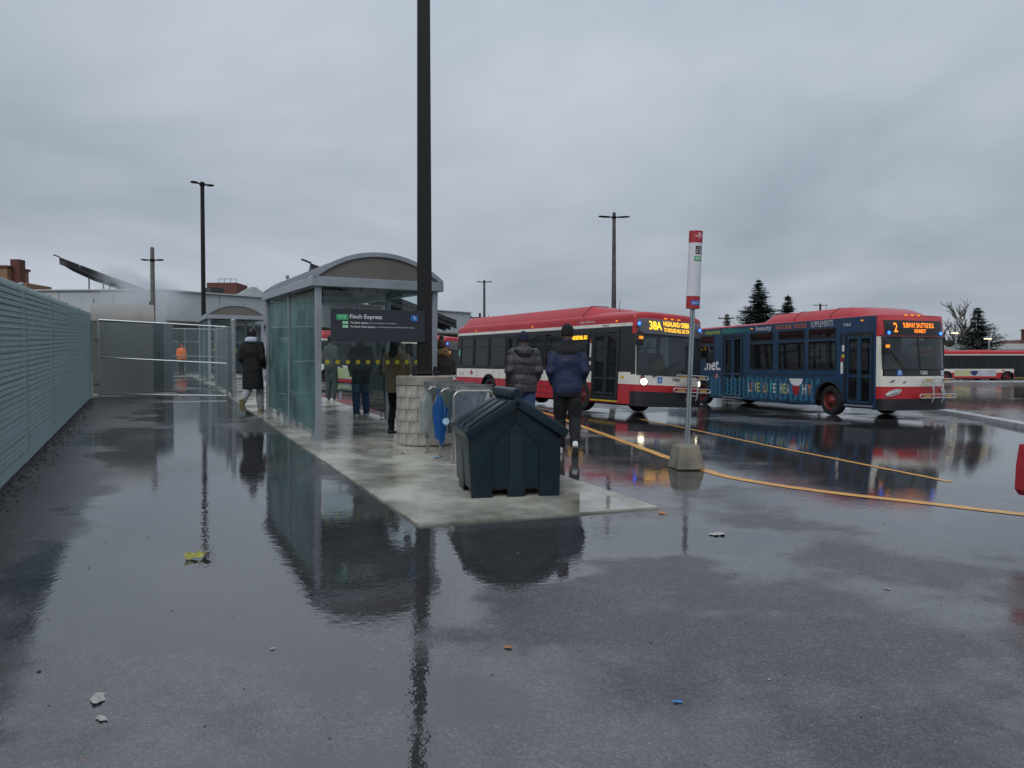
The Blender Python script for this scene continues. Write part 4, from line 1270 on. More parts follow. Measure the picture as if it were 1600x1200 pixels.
def make_bus(label, sp):
    e = empty("city_bus", (0, 0, 0))
    tag(e, label, "bus")
    L = sp['L']; D = 0.45
    zE = sp['zedge']; zR = sp['roof']
    mats = sp['mats']
    def lean(z):
        return 0.02 + 0.20 * max(0.0, (z - 1.25) / 1.75) + (0.10 * max(0, (z - 2.75) / 0.3) ** 2)
    def F(y, z, off=0.0):
        s = min(1.0, abs(y) / HW) ** 1.5
        c = math.sqrt(max(0.0, 1 - s * s))
        return Vector((-D + (D - lean(z)) * c + off, y, z))
    def ysamp(y0, y1, n):
        a0 = math.copysign(math.asin(min(1, (abs(y0) / HW) ** 1.5)), y0); a1 = math.copysign(math.asin(min(1, (abs(y1) / HW) ** 1.5)), y1)
        return [math.copysign(HW * abs(math.sin(a0 + (a1 - a0) * i / n)) ** (2 / 3), a0 + (a1 - a0) * i / n) for i in range(n + 1)]
    def patch(mb, y0, y1, z0, z1, off=0.0, mi=0, n=20, nz=4, thick=0.0):
        ys = ysamp(y0, y1, n)
        g = [[F(y, z0 + (z1 - z0) * j / nz, off) for y in ys] for j in range(nz + 1)]
        vs = [p for r_ in g for p in r_]; m = n + 1
        fs = [(j * m + i, j * m + i + 1, (j + 1) * m + i + 1, (j + 1) * m + i) for j in range(nz) for i in range(n)]
        if thick:
            rim = list(range(m)) + [j * m + n for j in range(1, nz + 1)] + [nz * m + i for i in range(n - 1, -1, -1)] + [j * m for j in range(nz - 1, 0, -1)]
            o = len(vs)
            for k in rim: vs.append(vs[k] - Vector((thick, 0, 0)))
            for k in range(len(rim)):
                k2 = (k + 1) % len(rim); fs.append((rim[k2], rim[k], o + k, o + k2))
        mb.add(vs, fs, mi)
    S = lambda u, v: Vector((u, -HW - 0.004, v))
    # ---------- shell: two sides, front wrap, rear
    mb = MB()
    Ra = 0.60; zw = 0.49
    def arch(x):
        for xw in sp['wheels']:
            d = abs(x - xw)
            if d < Ra: return zw + math.sqrt(Ra * Ra - d * d)
        return 0.0
    for ys, holes in ((-1, sp['right']), (1, sp['left'])):
        xs = {-L, -D}
        for h in holes: xs |= {h[1], h[2]}
        for xw in sp['wheels']:
            for k in range(17): xs.add(xw - Ra * math.cos(math.pi * k / 16))
        xs = sorted(x for x in xs if -L <= x <= -D)
        for xl, xr in zip(xs[:-1], xs[1:]):
            if xr - xl < 1e-6: continue
            xc = (xl + xr) / 2
            hs = [h for h in holes if h[1] < xc < h[2]]
            for z0, z1, mi in sp['zones']:
                cuts = {z0, z1}
                for h in hs:
                    for q in (h[3], h[4]):
                        if z0 < q < z1: cuts.add(q)
                cuts = sorted(cuts)
                for a, b in zip(cuts[:-1], cuts[1:]):
                    zc = (a + b) / 2
                    if any(h[3] < zc < h[4] for h in hs): continue
                    zl = min(b, max(a, arch(xl + 1e-4))); zr = min(b, max(a, arch(xr - 1e-4)))
                    if zl >= b and zr >= b: continue
                    y = ys * HW
                    mb.add([(xl, y, zl), (xr, y, zr), (xr, y, b), (xl, y, b)], [(0, 1, 2, 3) if ys < 0 else (3, 2, 1, 0)], mi)
    for y0, y1, z0, z1, mi in sp['front']:
        patch(mb, y0, y1, z0, z1, 0.0, mi, 24 if y1 - y0 > 1 else 8)
    for z0, z1, mi in sp['zones']:
        mb.add([(-L, -HW, z0), (-L, HW, z0), (-L, HW, z1), (-L, -HW, z1)], [(0, 1, 2, 3)], mi)
    mb.build("body", mats, e)
    # ---------- roof
    mb = MB(); st = []
    def sect(x, hw, ze, zt):
        return [Vector((x, hw * math.copysign(abs(math.cos(t)) ** 0.5, math.cos(t)), ze + (zt - ze) * math.sin(t) ** 0.75)) for t in [math.pi * k / 20 for k in range(21)]]
    st.append(sect(-L + 0.002, HW * 0.98, zE - 0.002, zE + 0.02)); st.append(sect(-L + 0.12, HW, zE - 0.002, zR - 0.03)); st.append(sect(-L + 0.5, HW, zE - 0.002, zR))
    st.append(sect(-1.7, HW, zE - 0.002, zR)); st.append(sect(-1.1, HW, zE - 0.002, zR - 0.015)); st.append(sect(-D, HW, zE - 0.002, zR - 0.06))
    Dl = D - lean(zE)
    for k in range(1, 9):
        a = math.pi / 2 * (1 - k / 8)
        hw = HW * max(0.02, math.sin(a)) ** (2 / 3); x = -D + Dl * math.cos(a)
        st.append(sect(x, hw, zE - 0.002, zE + (zR - 0.06 - zE) * (math.sin(a) ** 0.6 if k < 8 else 0.02)))
    mb.rings([list(reversed(s)) for s in st], closed=False)
    mb.build("roof", mats[sp['roofmi']], e, True)
    for hx0, hx1, r0, r1, zt in sp['humps']:          # equipment fairings
        st = []
        def hs(x, k):
            z0 = zE - 0.01; z1 = z0 + (zt - z0) * k
            zm = z0 + (z1 - z0) * 0.42
            return [Vector((x, y, z)) for y, z in ((-1.25, z0), (-1.21, zm), (-1.0 + 0.04 * (1 - k), z1), (-0.4, z1 + 0.02 * k), (0.4, z1 + 0.02 * k), (1.0 - 0.04 * (1 - k), z1), (1.21, zm), (1.25, z0))]
        st.append(hs(hx0, 0.1))
        for k in range(1, 7): st.append(hs(hx0 + r0 * k / 6, 0.1 + 0.9 * math.sin(math.pi / 2 * k / 6) ** 0.8))
        for k in range(6, 0, -1): st.append(hs(hx1 - r1 * k / 6, 0.1 + 0.9 * math.sin(math.pi / 2 * k / 6) ** 0.8))
        st.append(hs(hx1, 0.1))
        mb = MB(); mb.rings([list(reversed(s)) for s in st]); mb.build("roof_fairing", mats[sp['roofmi']], e, True)
        for q in sp.get('seams', []):
            if hx0 < q < hx1:
                mb = MB(); a = hs(q, 1.01)[:4]
                mb.tube([p + Vector((0, -0.003, 0.003)) for p in a[:1]] + [a[1] + Vector((0.03, -0.004, 0)), a[2] + Vector((0.14, -0.003, 0.004)), a[3] + Vector((0.2, 0, 0.006))], 0.012, 6)
                mb.build("fairing_seam", M_FRAME, e)
    # ---------- underside, floor, cabin
    mb = MB(); mb.box((-L / 2 - 0.1, 0, 0.42), (L - 0.7, 1.75, 0.3)); mb.build("chassis", M_DARK, e)
    mb = MB(); wf, wr = sp['wheels']
    for xa, xb, wd in ((-L + 0.3, wr - 0.64, 2.5), (wr - 0.64, wr + 0.64, 1.36), (wr + 0.64, wf - 0.64, 2.5), (wf - 0.64, wf + 0.64, 1.36), (wf + 0.64, -0.5, 2.5)):
        if xb > xa: mb.box(((xa + xb) / 2, 0, 0.60), (xb - xa, wd, 0.05))
    mb.box((-L + 0.08, 0, 1.6), (0.05, 2.5, 2.2))
    mb.box((-L / 2 - 0.1, 0, zE - 0.06), (L - 0.8, 2.5, 0.04)); mb.build("cabin_lining", M_INT, e)
    for xw in sp['wheels']:
        for s in (-1, 1):
            mb = MB(); pts = [(xw + (Ra - 0.005) * math.cos(math.pi * k / 14), zw + (Ra - 0.005) * math.sin(math.pi * k / 14)) for k in range(15)]
            mb.rings([[Vector((x, s * (HW - 0.004), z)) for x, z in pts], [Vector((x, s * 0.7, z)) for x, z in pts]], closed=False)
            mb.add([Vector((x, s * 0.7, z)) for x, z in pts], [tuple(range(15))])
            mb.build("wheel_housing", M_DARK, e)
            mb = MB(); mb.tube([Vector((x, s * (HW + 0.006), z)) for x, z in pts], 0.028, 6); mb.build("arch_trim", M_RUBBER, e, True)
    if sp['detail']:
        for k, x in enumerate(sp['seats']):
            for y in (-0.85, 0.85):
                mb = MB(); mb.bbox((x, y, 1.02), (0.42, 0.85, 0.10), 0.02); mb.bbox((x - 0.2, y, 1.38), (0.08, 0.85, 0.7), 0.03); mb.box((x, y, 0.8), (0.1, 0.5, 0.4))
                mb.build("seat", M_SEAT, e)
        for x in (-2.2, -4.3, -6.6):
            mb = MB(); mb.tube([(x, -0.45, 0.62), (x, -0.45, zE - 0.1)], 0.018, 6); mb.build("grab_pole", M_YEL, e)
        mb = MB(); mb.tube([(-1.55, -1.0, 0.9), (-1.5, -0.6, 1.2), (-1.5, -0.3, 1.2), (-1.5, -0.3, 0.65)], 0.02, 6); mb.build("fare_rail", M_YEL, e)
        mb = MB(); mb.bbox((-0.62, 0.1, 1.05), (0.42, 2.2, 0.42), 0.08); mb.build("dashboard", M_FRAME, e)
        mb = MB(); mb.tube([(-0.95 + 0.1 * math.sin(t), 0.72 + 0.23 * math.cos(t), 1.36 + 0.2 * math.sin(t)) for t in [i * math.pi / 8 for i in range(16)]], 0.016, 6, closed=True); mb.build("steering_wheel", M_FRAME, e, True)
        mb = MB(); mb.bbox((-1.5, 0.72, 1.1), (0.45, 0.5, 0.1), 0.03); mb.bbox((-1.75, 0.72, 1.5), (0.1, 0.5, 0.85), 0.04); mb.box((-1.5, 0.72, 0.85), (0.2, 0.2, 0.45)); mb.build("driver_seat", M_FRAME, e)
        mb = MB(); mb.box((-2.05, 0.72, 1.3), (0.03, 1.05, 1.4)); mb.build("partition", M_FRAME, e)
        for y in (-0.75, 0.75):
            for x in (-3.2, -6.0, -8.6):
                mb = MB(); mb.box((x, y, zE - 0.10), (1.5, 0.1, 0.03)); mb.build("cabin_lamp", M_CEIL, e)
    # ---------- glazing and doors
    for ys, holes in ((-1, sp['right']), (1, sp['left'])):
        yo = ys * (HW - 0.008)
        for h in holes:
            kind, x0, x1, z0, z1 = h[:5]
            fm = sp['framemat']
            if kind == 'window':
                t = 0.035
                mb = MB()
                for c, s in ((((x0 + x1) / 2, z0 + t / 2), (x1 - x0, t)), (((x0 + x1) / 2, z1 - t / 2), (x1 - x0, t)),
                             ((x0 + t / 2, (z0 + z1) / 2), (t, z1 - z0 - 2 * t)), ((x1 - t / 2, (z0 + z1) / 2), (t, z1 - z0 - 2 * t))):
                    mb.box((c[0], ys * (HW + 0.0), c[1]), (s[0], 0.03, s[1]))
                zb_ = h[5] if len(h) > 5 else None
                if zb_: mb.box(((x0 + x1) / 2, ys * HW, zb_), (x1 - x0 - 2 * t, 0.028, 0.04))
                w = mb.build("window", M_FRAME, e)
                mb = MB()
                mb.add([(x0 + 0.01, yo, z0 + 0.01), (x1 - 0.01, yo, z0 + 0.01), (x1 - 0.01, yo, z1 - 0.01), (x0 + 0.01, yo, z1 - 0.01)], [(0, 1, 2, 3)])
                mb.build("pane", G_BUS, w)
            else:
                d = empty("door", (0, 0, 0)); d.parent = e
                mb = MB()
                xm = (x0 + x1) / 2
                mb.box((xm, ys * (HW - 0.01), z1 - 0.05), (x1 - x0, 0.06, 0.10)); mb.box((xm, ys * (HW - 0.01), z0 + 0.02), (x1 - x0, 0.06, 0.04))
                for x in (x0 + 0.03, x1 - 0.03): mb.box((x, ys * (HW - 0.01), (z0 + z1) / 2), (0.06, 0.06, z1 - z0 - 0.2))
                mb.build("door_frame", M_FRAME, d)
                for xa, xb in ((x0 + 0.065, xm - 0.006), (xm + 0.006, x1 - 0.065)):
                    t = 0.07; za, zb_ = z0 + 0.05, z1 - 0.11; zm = sp.get('doorsplit', za + 0.62)
                    mb = MB()
                    for x in (xa + t / 2, xb - t / 2): mb.bbox((x, ys * (HW - 0.02), (za + zb_) / 2), (t, 0.04, zb_ - za), 0.006)
                    for z in (za + t / 2, zm, zb_ - t / 2): mb.bbox(((xa + xb) / 2, ys * (HW - 0.02), z), (xb - xa - 2 * t + 0.004, 0.036, t), 0.005)
                    mb.build("door_leaf", sp['doormat'], d)
                    for p0, p1 in ((za + t, zm - t / 2), (zm + t / 2, zb_ - t)):
                        mb = MB(); mb.add([(xa + t - 0.01, ys * (HW - 0.022), p0 - 0.01), (xb - t + 0.01, ys * (HW - 0.022), p0 - 0.01), (xb - t + 0.01, ys * (HW - 0.022), p1 + 0.01), (xa + t - 0.01, ys * (HW - 0.022), p1 + 0.01)], [(0, 1, 2, 3)])
                        mb.build("pane", G_BUS, d)
                    if ys < 0 and sp['detail']:
                        mb = MB(); mb.tube([(xa + 0.1, ys * (HW - 0.08), za + 0.55), (xb - 0.1, ys * (HW - 0.08), za + 0.85)], 0.014, 6); mb.build("grab_bar", M_YEL, d)
                mb = MB(); mb.box((xm, ys * (HW - 0.015), z0 - 0.022), (x1 - x0, 0.07, 0.04)); mb.build("step_edge", M_YEL if sp.get('yellowstep') else M_ALU, d)
    # ---------- wheels
    tyre = MB(); prof = [(0.30, -0.13), (0.40, -0.145), (0.465, -0.13), (0.485, -0.09), (0.49, 0.0), (0.485, 0.09), (0.465, 0.13), (0.40, 0.145), (0.30, 0.13)]
    tyre.lathe([(r, z) for r, z in prof], 32)
    for q in range(3):
        tyre.lathe([(0.4905, -0.07 + q * 0.07 - 0.012), (0.4905, -0.07 + q * 0.07 + 0.012)], 32)
    tme = tyre.mesh("tyre", M_RUBBER, True)
    rim = MB(); rim.lathe([(0.31, 0.13), (0.295, 0.10), (0.28, 0.05), (0.20, 0.03), (0.16, 0.045), (0.13, 0.09), (0.11, 0.14), (0.09, 0.16), (0.001, 0.165)], 24)
    for k in range(10):
        t = k * math.pi / 5; rim.cyl((0.18 * math.cos(t), 0.18 * math.sin(t), 0.02), (0.18 * math.cos(t), 0.18 * math.sin(t), 0.075), 0.016, seg=6)
    rme = rim.mesh("rim", M_RIM, True)
    hol = MB()
    for k in range(10):
        t = (k + 0.5) * math.pi / 5
        hol.add([(0.24 * math.cos(t) + 0.024 * math.cos(a), 0.24 * math.sin(t) + 0.024 * math.sin(a), 0.047) for a in [i * math.pi / 4 for i in range(8)]], [tuple(range(8))])
    hme = hol.mesh("hand_holes", M_BTXT)
    for i, xw in enumerate(sp['wheels']):
        for s in (-1, 1):
            w = empty("wheel", (xw, s * 1.10, 0.49)); w.parent = e
            w.rotation_euler = Euler((R(90) if s < 0 else R(-90), 0, R(sp.get('steer', 0)) if i == 0 else 0))
            obj_from(tme, "tyre", w); obj_from(rme, "rim", w); obj_from(hme, "hand_hole_ring", w)
    # ---------- front fittings
    ws = sp['shield']
    for (y0, y1) in sp['panes']:
        mb = MB(); patch(mb, y0, y1, ws[0], ws[1], -0.006, 0, 18, 6); w = mb.build("windscreen", G_SHIELD, e, True)
    mb = MB()
    for z in (ws[0], ws[1]): mb.tube([F(y, z, 0.004) for y in ysamp(-1.2, 1.2, 20)], 0.022, 6)
    for y in (-1.2, 1.2): mb.tube([F(y, ws[0] + (ws[1] - ws[0]) * k / 6, 0.004) for k in range(7)], 0.022, 6)
    for q in sp.get('mullion', []): mb.tube([F(q, ws[0] + (ws[1] - ws[0]) * k / 6, 0.004) for k in range(7)], 0.026, 6)
    mb.build("windscreen_gasket", M_FRAME, e, True)
    bz = sp['bumper']
    mb = MB(); patch(mb, -HW + 0.003, HW - 0.003, bz[0], bz[1], 0.075, 0, 24, 4, 0.25); patch(mb, -HW + 0.01, HW - 0.01, bz[0] + 0.1, bz[0] + 0.2, 0.09, 0, 24, 1, 0.05); mb.build("bumper", M_BUMP, e)
    sx = sp['signbox']
    mb = MB(); patch(mb, sx[0], sx[1], sx[2], sx[3], 0.008, 0, 20, 4, 0.04); sbx = mb.build("destination_sign", sp['signmat'], e)
    Fo = lambda o: (lambda u, v: F(u, v, o))
    for body, y, z, w, h, m, bold in sp['led']:
        lettering("led_lettering", body, Fo(0.014), y, z, w, h, sbx, m, bold=bold)
    for y, z in sp['blue']:
        c = F(y, z, 0.02); mb = MB(); mb.sphere(c, (0.025, 0.05, 0.05), 12, 8); mb.build("blue_marker_light", M_BLUEL, e, True)
    for y in (-0.45, -0.22, 0.0, 0.22, 0.45) if sp['markers5'] else (-0.25, 0.0, 0.25):
        c = F(y, zE + 0.02, 0.02); mb = MB(); mb.bbox(tuple(c), (0.05, 0.1, 0.04), 0.012); mb.build("amber_marker_light", M_AMBER, e)
    for y, z, r, m in sp['lamps']:
        c = F(y, z, 0.0)
        lp = empty("headlight", tuple(c)); lp.parent = e
        nrm = (F(y, z, 0) - F(y + 0.02, z, 0)).cross(Vector((0, 0, 1))); nrm = nrm if nrm.x > 0 else -nrm; nrm.normalize()
        q = Vector((0, 0, 1)).rotation_difference(nrm)
        lp.rotation_mode = 'QUATERNION'; lp.rotation_quaternion = q
        if isinstance(r, tuple):
            mb = MB(); mb.sphere((0, 0, 0), (r[1], r[0], 0.035), 20, 8); mb.build("lens", m, lp, True)
            mb = MB(); mb.tube([(1.06 * r[1] * math.cos(t), 1.06 * r[0] * math.sin(t), 0.01) for t in [i * math.pi / 10 for i in range(20)]], 0.014, 6, closed=True); mb.build("bezel", M_CHROME, lp, True)
        else:
            mb = MB(); mb.sphere((0, 0, 0.0), (r, r, 0.03), 16, 8); mb.build("lens", m, lp, True)
            mb = MB(); mb.lathe([(r * 0.98, 0.0), (r * 1.02, 0.03), (r * 1.22, 0.022), (r * 1.3, -0.01)], 20); mb.build("bezel", M_CHROME if r > 0.06 else M_FRAME, lp, True)
    for body, y, z, h, m in sp['fronttext']:
        lettering("fleet_number", body, Fo(0.006), y, z, None, h, e, m, bold=0.012)
    for y, z in sp['access']:
        mb = MB(); patch(mb, y, y + 0.16, z, z + 0.19, 0.005, 0, 2, 1); pl = mb.build("access_plate", M_BLUEP, e)
        mb = MB()
        cc = (y + 0.075, z + 0.16)
        mb.add([F(cc[0] + 0.016 * math.cos(t), cc[1] + 0.016 * math.sin(t), 0.009) for t in [i * 0.785 for i in range(8)]], [tuple(range(8))])
        for a, b in (((0.07, 0.14), (0.078, 0.09)), ((0.078, 0.115), (0.115, 0.115)), ((0.078, 0.09), (0.115, 0.085)), ((0.115, 0.085), (0.135, 0.04)), ((0.06, 0.10), (0.04, 0.07)), ((0.04, 0.07), (0.05, 0.035)), ((0.05, 0.035), (0.09, 0.03))):
            A_ = Vector(a); B_ = Vector(b); dd = (B_ - A_).normalized() * 0.008; nn = Vector((-dd.y, dd.x))
            mb.add([F(y + p.x, z + p.y, 0.009) for p in (A_ - nn, B_ - nn, B_ + nn, A_ + nn)], [(0, 1, 2, 3)])
        mb.build("access_symbol", M_WTXT, pl)
    for (y0, z0, y1, z1) in sp['wipers']:
        mb = MB(); a = F(y0, z0, 0.05); b = F(y1, z1, 0.05); mb.tube([F(y0, z0, 0.0), a, b], 0.016, 6)
        d_ = (b - a).normalized() * 0.45; mb.tube([b - d_ * 0.9, b + d_ * 0.7], 0.012, 6); mb.build("wiper", M_FRAME, e, True)
    if sp['detail']:
        rk = empty("bike_rack", (0, 0, 0)); rk.parent = e
        ry0 = sp['rack']
        for y in (ry0 - 0.19, ry0 + 0.19):
            mb = MB(); mb.tube([F(y, sp['rackz'][0] - 0.02, 0.13), F(y, sp['rackz'][0] - 0.06, 0.2), (0.22, y, 0.9), (0.22, y, 0.62), (0.16, y, 0.52)], 0.02, 8); mb.build("upright", M_CHROME, rk, True)
        for z, wdt in ((sp['rackz'][0], 1.2), (sp['rackz'][1], 1.4)):
            for o in (0,):
                pts = []
                for cx_, a0 in ((ry0 + wdt / 2 - 0.05, -90), (ry0 - wdt / 2 + 0.05, 90)):
                    for k in range(7): pts.append((0.21, cx_ + 0.055 * math.cos(R(a0 + 30 * k)), z + 0.055 * math.sin(R(a0 + 30 * k))))
                mb = MB(); mb.tube(pts, 0.017, 6, closed=True); t_ = mb.build("tray", M_CHROME, rk, True)
                mb = MB(); mb.box((0.21, ry0 - wdt * 0.3, z), (0.02, 0.28, 0.05)); mb.box((0.21, ry0 + wdt * 0.3, z), (0.02, 0.24, 0.05)); mb.build("reflector", M_AMBER if False else mat("tray_reflector", (0.5, 0.3, 0.05), 0.4, var=0), t_)
        mb = MB(); mb.tube([(0.22, ry0 - 0.19, 0.66), (0.22, ry0 + 0.19, 0.66)], 0.016, 6); mb.build("cross_bar", M_CHROME, rk, True)
    for y, z in sp['mirrors']:
        s = -1 if y < 0 else 1
        mr = empty("mirror", (0, 0, 0)); mr.parent = e
        mb = MB(); mb.tube([(-D + 0.1, s * (HW - 0.05), z + 0.35), (-D + 0.34, s * (HW + 0.05), z + 0.36), (-D + 0.4, s * (HW + 0.06), z + 0.2)], 0.018, 6); mb.build("arm", M_FRAME, mr, True)
        mb = MB(); mb.bbox((-D + 0.42, s * (HW + 0.06), z), (0.12, 0.2, 0.42), 0.035); mb.build("housing", M_FRAME, mr, True)
        if s < 0:
            mb = MB(); mb.box((-D + 0.484, s * (HW + 0.06), z + 0.02), (0.006, 0.15, 0.09)); mb.build("amber_repeater", M_AMBER, mr)
    # ---------- fittings along the door side
    for x, z in sp.get('sidemarkers', []):
        mb = MB(); mb.bbox((x, -HW - 0.006, z), (0.09, 0.02, 0.04), 0.008); mb.build("side_marker", M_AMBER, e)
    for x, z, w, h, m in sp.get('stickers', []):
        flat("sticker", [(x, z), (x + w, z), (x + w, z + h), (x, z + h)], S, e, m)
    if 'ant' in sp:
        for x in sp['ant']:
            mb = MB(); mb.cyl((x, -0.3, zR - 0.03), (x, -0.3, zR + 0.5), 0.012, 0.006, 6); mb.build("antenna", M_BLACK, e)
    return e, F, S

W_ = lambda x0, x1, z0, z1, *a: ('window', -x0, -x1, z0, z1, *a)
Dr = lambda x0, x1, z0, z1: ('door', -x0, -x1, z0, z1)
NOVA = dict(L=11.95, zedge=2.95, roof=3.22, mats=[M_RED, M_WHITE, M_FRAME, M_DARK], roofmi=0, wheels=[-3.0, -9.1], steer=6,
    zones=[(0.34, 0.94, 0), (0.94, 1.30, 1), (1.30, 2.69, 2), (2.69, 2.79, 1), (2.79, 2.95, 0)],
    right=[Dr(2.35, 1.02, 0.42, 2.62), W_(3.75, 2.5, 1.40, 2.58, 2.2), W_(5.1, 3.85, 1.40, 2.58, 2.2), W_(6.4, 5.2, 1.40, 2.58, 2.2), Dr(7.75, 6.5, 0.42, 2.62),
           W_(9.1, 7.85, 1.40, 2.58, 2.2), W_(10.4, 9.2, 1.40, 2.58, 2.2), W_(11.6, 10.5, 1.40, 2.58, 2.2)],
    left=[W_(2.3, 0.95, 1.4, 2.58)] + [W_(2.4 + 1.3 * k + 1.25, 2.4 + 1.3 * k, 1.40, 2.58, 2.2) for k in range(7)],
    front=[(-HW, HW, 0.34, 0.74, 3), (-HW, HW, 0.74, 0.94, 0), (-HW, HW, 0.94, 1.24, 1), (-HW, -1.225, 1.24, 2.46, 2), (-1.225, -1.2, 1.24, 2.46, 1), (1.2, 1.225, 1.24, 2.46, 1), (1.225, HW, 1.24, 2.46, 2), (-HW, HW, 2.46, 2.95, 0)],
    framemat=M_FRAME, doormat=M_FRAME, yellowstep=True, humps=[(-11.8, -2.2, 0.35, 0.7, 3.44)], seams=[-3.05], detail=True,
    seats=[-3.9, -4.7, -5.5, -8.4, -9.2, -10.0], shield=(1.25, 2.46), panes=[(-1.19, 1.19)], bumper=(0.30, 0.74), signbox=(-1.19, 1.19, 2.47, 2.93),
    signmat=M_GREY, led=[("38A", -0.86, 2.60, 0.43, 0.26, M_LED, 0.02), ("HIGHLAND CREEK", -0.36, 2.735, 1.0, 0.15, M_LED, 0.008), ("TO ROUGE HILL GO STN", -0.36, 2.565, 1.0, 0.12, M_LED, 0.006)],
    blue=[(-1.16, 2.76), (1.13, 2.72)], markers5=False, lamps=[(-1.03, 1.03, 0.095, M_LAMP), (1.05, 1.03, 0.085, M_LAMP), (-1.07, 1.17, 0.045, M_RLENS), (1.12, 1.17, 0.05, M_RLENS)],
    fronttext=[("3465", -0.1, 1.08, 0.11, M_BTXT)], access=[(-0.62, 1.00)], wipers=[(-0.78, 1.2, -0.1, 1.55), (1.05, 1.2, 0.5, 1.36)], rack=0.48, rackz=(1.22, 0.82),
    mirrors=[(-1, 2.3), (1, 1.9)], sidemarkers=[(-1.2, 2.86), (-6.0, 2.86), (-10.3, 2.86)],
    stickers=[(-2.50, 1.75, 0.07, 0.45, M_WTXT), (-2.50, 2.2, 0.07, 0.12, M_SRED), (-2.5, 1.5, 0.08, 0.12, M_WTXT), (-0.9, 1.1, 0.15, 0.08, M_YEL)], ant=[-2.4])
bus1, F1, S1_ = make_bus("red and white city bus signed 38A with its headlights on, nearest the walkway", NOVA)
lettering("side_led_sign", "ROUGE HILL GO", lambda u, v: Vector((u, -HW - 0.02, v)), -3.5, 2.33, 0.85, 0.13, bus1, M_LED, bold=0.03)
emblem("emblem", S1_, -10.6, 1.12, 0.34, 0.24, bus1, M_SRED)
lettering("lettering", "Hybrid Electric", S1_, -3.1, 2.83, 0.8, 0.10, bus1, M_WTXT)
lettering("lettering", "3465", S1_, -1.9, 2.70, 0.32, 0.075, bus1, M_BTXT)
flat("round_sticker", [(-11.75 + 0.06 * math.cos(t), 1.95 + 0.16 * math.sin(t)) for t in [i * math.pi / 8 for i in range(16)]], S1_, bus1, mat("teal_sticker", (0.15, 0.5, 0.5), 0.5, var=0))
for x in (-11.6, -11.35):
    mb = MB(); mb.box((x, -HW - 0.002, 1.08), (0.03, 0.012, 0.14)); mb.build("latch", M_BTXT, bus1)
for z in (0.5, 0.72):
    mb = MB(); mb.box((-5.6, -HW - 0.002, z), (4.2, 0.012, 0.018)); mb.build("skirt_groove", mat("groove_red", (0.18, 0.012, 0.015), 0.5), bus1)
for x in (-4.15, -5.3, -6.4, -8.25, -10.1):
    mb = MB(); mb.box((x, -HW - 0.001, 0.79), (0.012, 0.008, 0.88)); mb.build("panel_joint", M_FRAME, bus1)
bus1.location = (4.90, 22.29, 0.045); bus1.scale = (1, 1.08, 1); bus1.rotation_euler = (R(-2.6), R(0.45), R(-59))

ORION = dict(NOVA)
blu = 0
ORION.update(L=12.2, zedge=3.10, roof=3.20, mats=[M_BLUE, M_RED, M_WHITE, M_FRAME, M_DARK], roofmi=1, wheels=[-2.35, -9.6], steer=-4,
    zones=[(0.32, 1.25, 0), (1.25, 3.10, 0)],
    right=[Dr(1.68, 0.56, 0.40, 2.62), W_(3.3, 2.07, 1.47, 2.42), W_(3.3, 2.07, 2.50, 2.82), W_(4.8, 3.5, 1.47, 2.42), W_(4.8, 3.5, 2.50, 2.82), W_(6.4, 5.1, 1.47, 2.42), W_(6.4, 5.1, 2.50, 2.82),
           Dr(8.1, 6.85, 0.40, 2.80), W_(9.7, 8.7, 1.9, 2.42), W_(9.7, 8.7, 2.50, 2.82)],
    left=[W_(2.0, 0.7, 1.47, 2.7)] + [W_(2.3 + 1.5 * k + 1.35, 2.3 + 1.5 * k, 1.47, 2.42) for k in range(5)] + [W_(2.3 + 1.5 * k + 1.35, 2.3 + 1.5 * k, 2.5, 2.82) for k in range(5)],
    front=[(-HW, HW, 0.32, 0.62, 4), (-HW, HW, 0.62, 0.98, 1), (-HW, HW, 0.98, 1.29, 2), (-HW, -1.2, 1.29, 2.47, 2), (1.2, HW, 1.29, 2.47, 3), (-HW, HW, 2.47, 3.10, 1)],
    framemat=M_FRAME, doormat=M_BLUE, yellowstep=False, doorsplit=1.28, humps=[(-5.9, -0.75, 0.7, 1.1, 3.44)], seams=[-2.4, -4.1],
    seats=[-4.4, -5.4, -8.6, -9.6, -10.4], shield=(1.50, 2.46), panes=[(-1.19, -0.02), (0.02, 1.19)], mullion=[0.0], bumper=(0.28, 0.62), signbox=(-1.14, 1.10, 2.50, 2.96),
    signmat=M_FRAME, led=[("2", -0.86, 2.60, 0.13, 0.28, M_LEDR, 0.01), ("SUBWAY SHUTTLE BUS", -0.52, 2.735, 1.2, 0.15, M_LEDR, 0.008), ("KENNEDY", -0.12, 2.585, 0.46, 0.11, M_LEDR, 0.01)],
    blue=[(-1.02, 2.58), (0.99, 2.58)], lamps=[(-0.95, 0.80, (0.23, 0.07), M_LENS), (1.0, 0.80, (0.2, 0.07), M_LENS), (-0.98, 1.15, (0.07, 0.025), M_RLENS), (1.02, 1.15, (0.07, 0.025), M_RLENS), (-0.62, 1.12, (0.05, 0.02), M_RLENS)],
    fronttext=[("1262", 0.0, 1.345, 0.11, M_WTXT)], access=[(-0.84, 1.31)], wipers=[(-0.6, 1.5, -1.05, 2.1)], rack=0.42, rackz=(1.16, 0.70),
    mirrors=[(-1, 2.15)], sidemarkers=[(-1.0, 2.98), (-6.3, 2.98)],
    stickers=[(-1.86, 1.35, 0.10, 0.36, M_WTXT), (-1.86, 1.72, 0.10, 0.14, M_SRED), (-1.80, 2.05, 0.09, 0.2, M_WTXT), (-1.82, 1.86, 0.12, 0.09, M_YEL), (-1.9, 2.25, 0.08, 0.35, M_BTXT)], ant=[-3.6])
bus2, F2, S2_ = make_bus("blue-wrapped city bus with leaf print and red front, signed Subway Shuttle", ORION)
mb = MB()
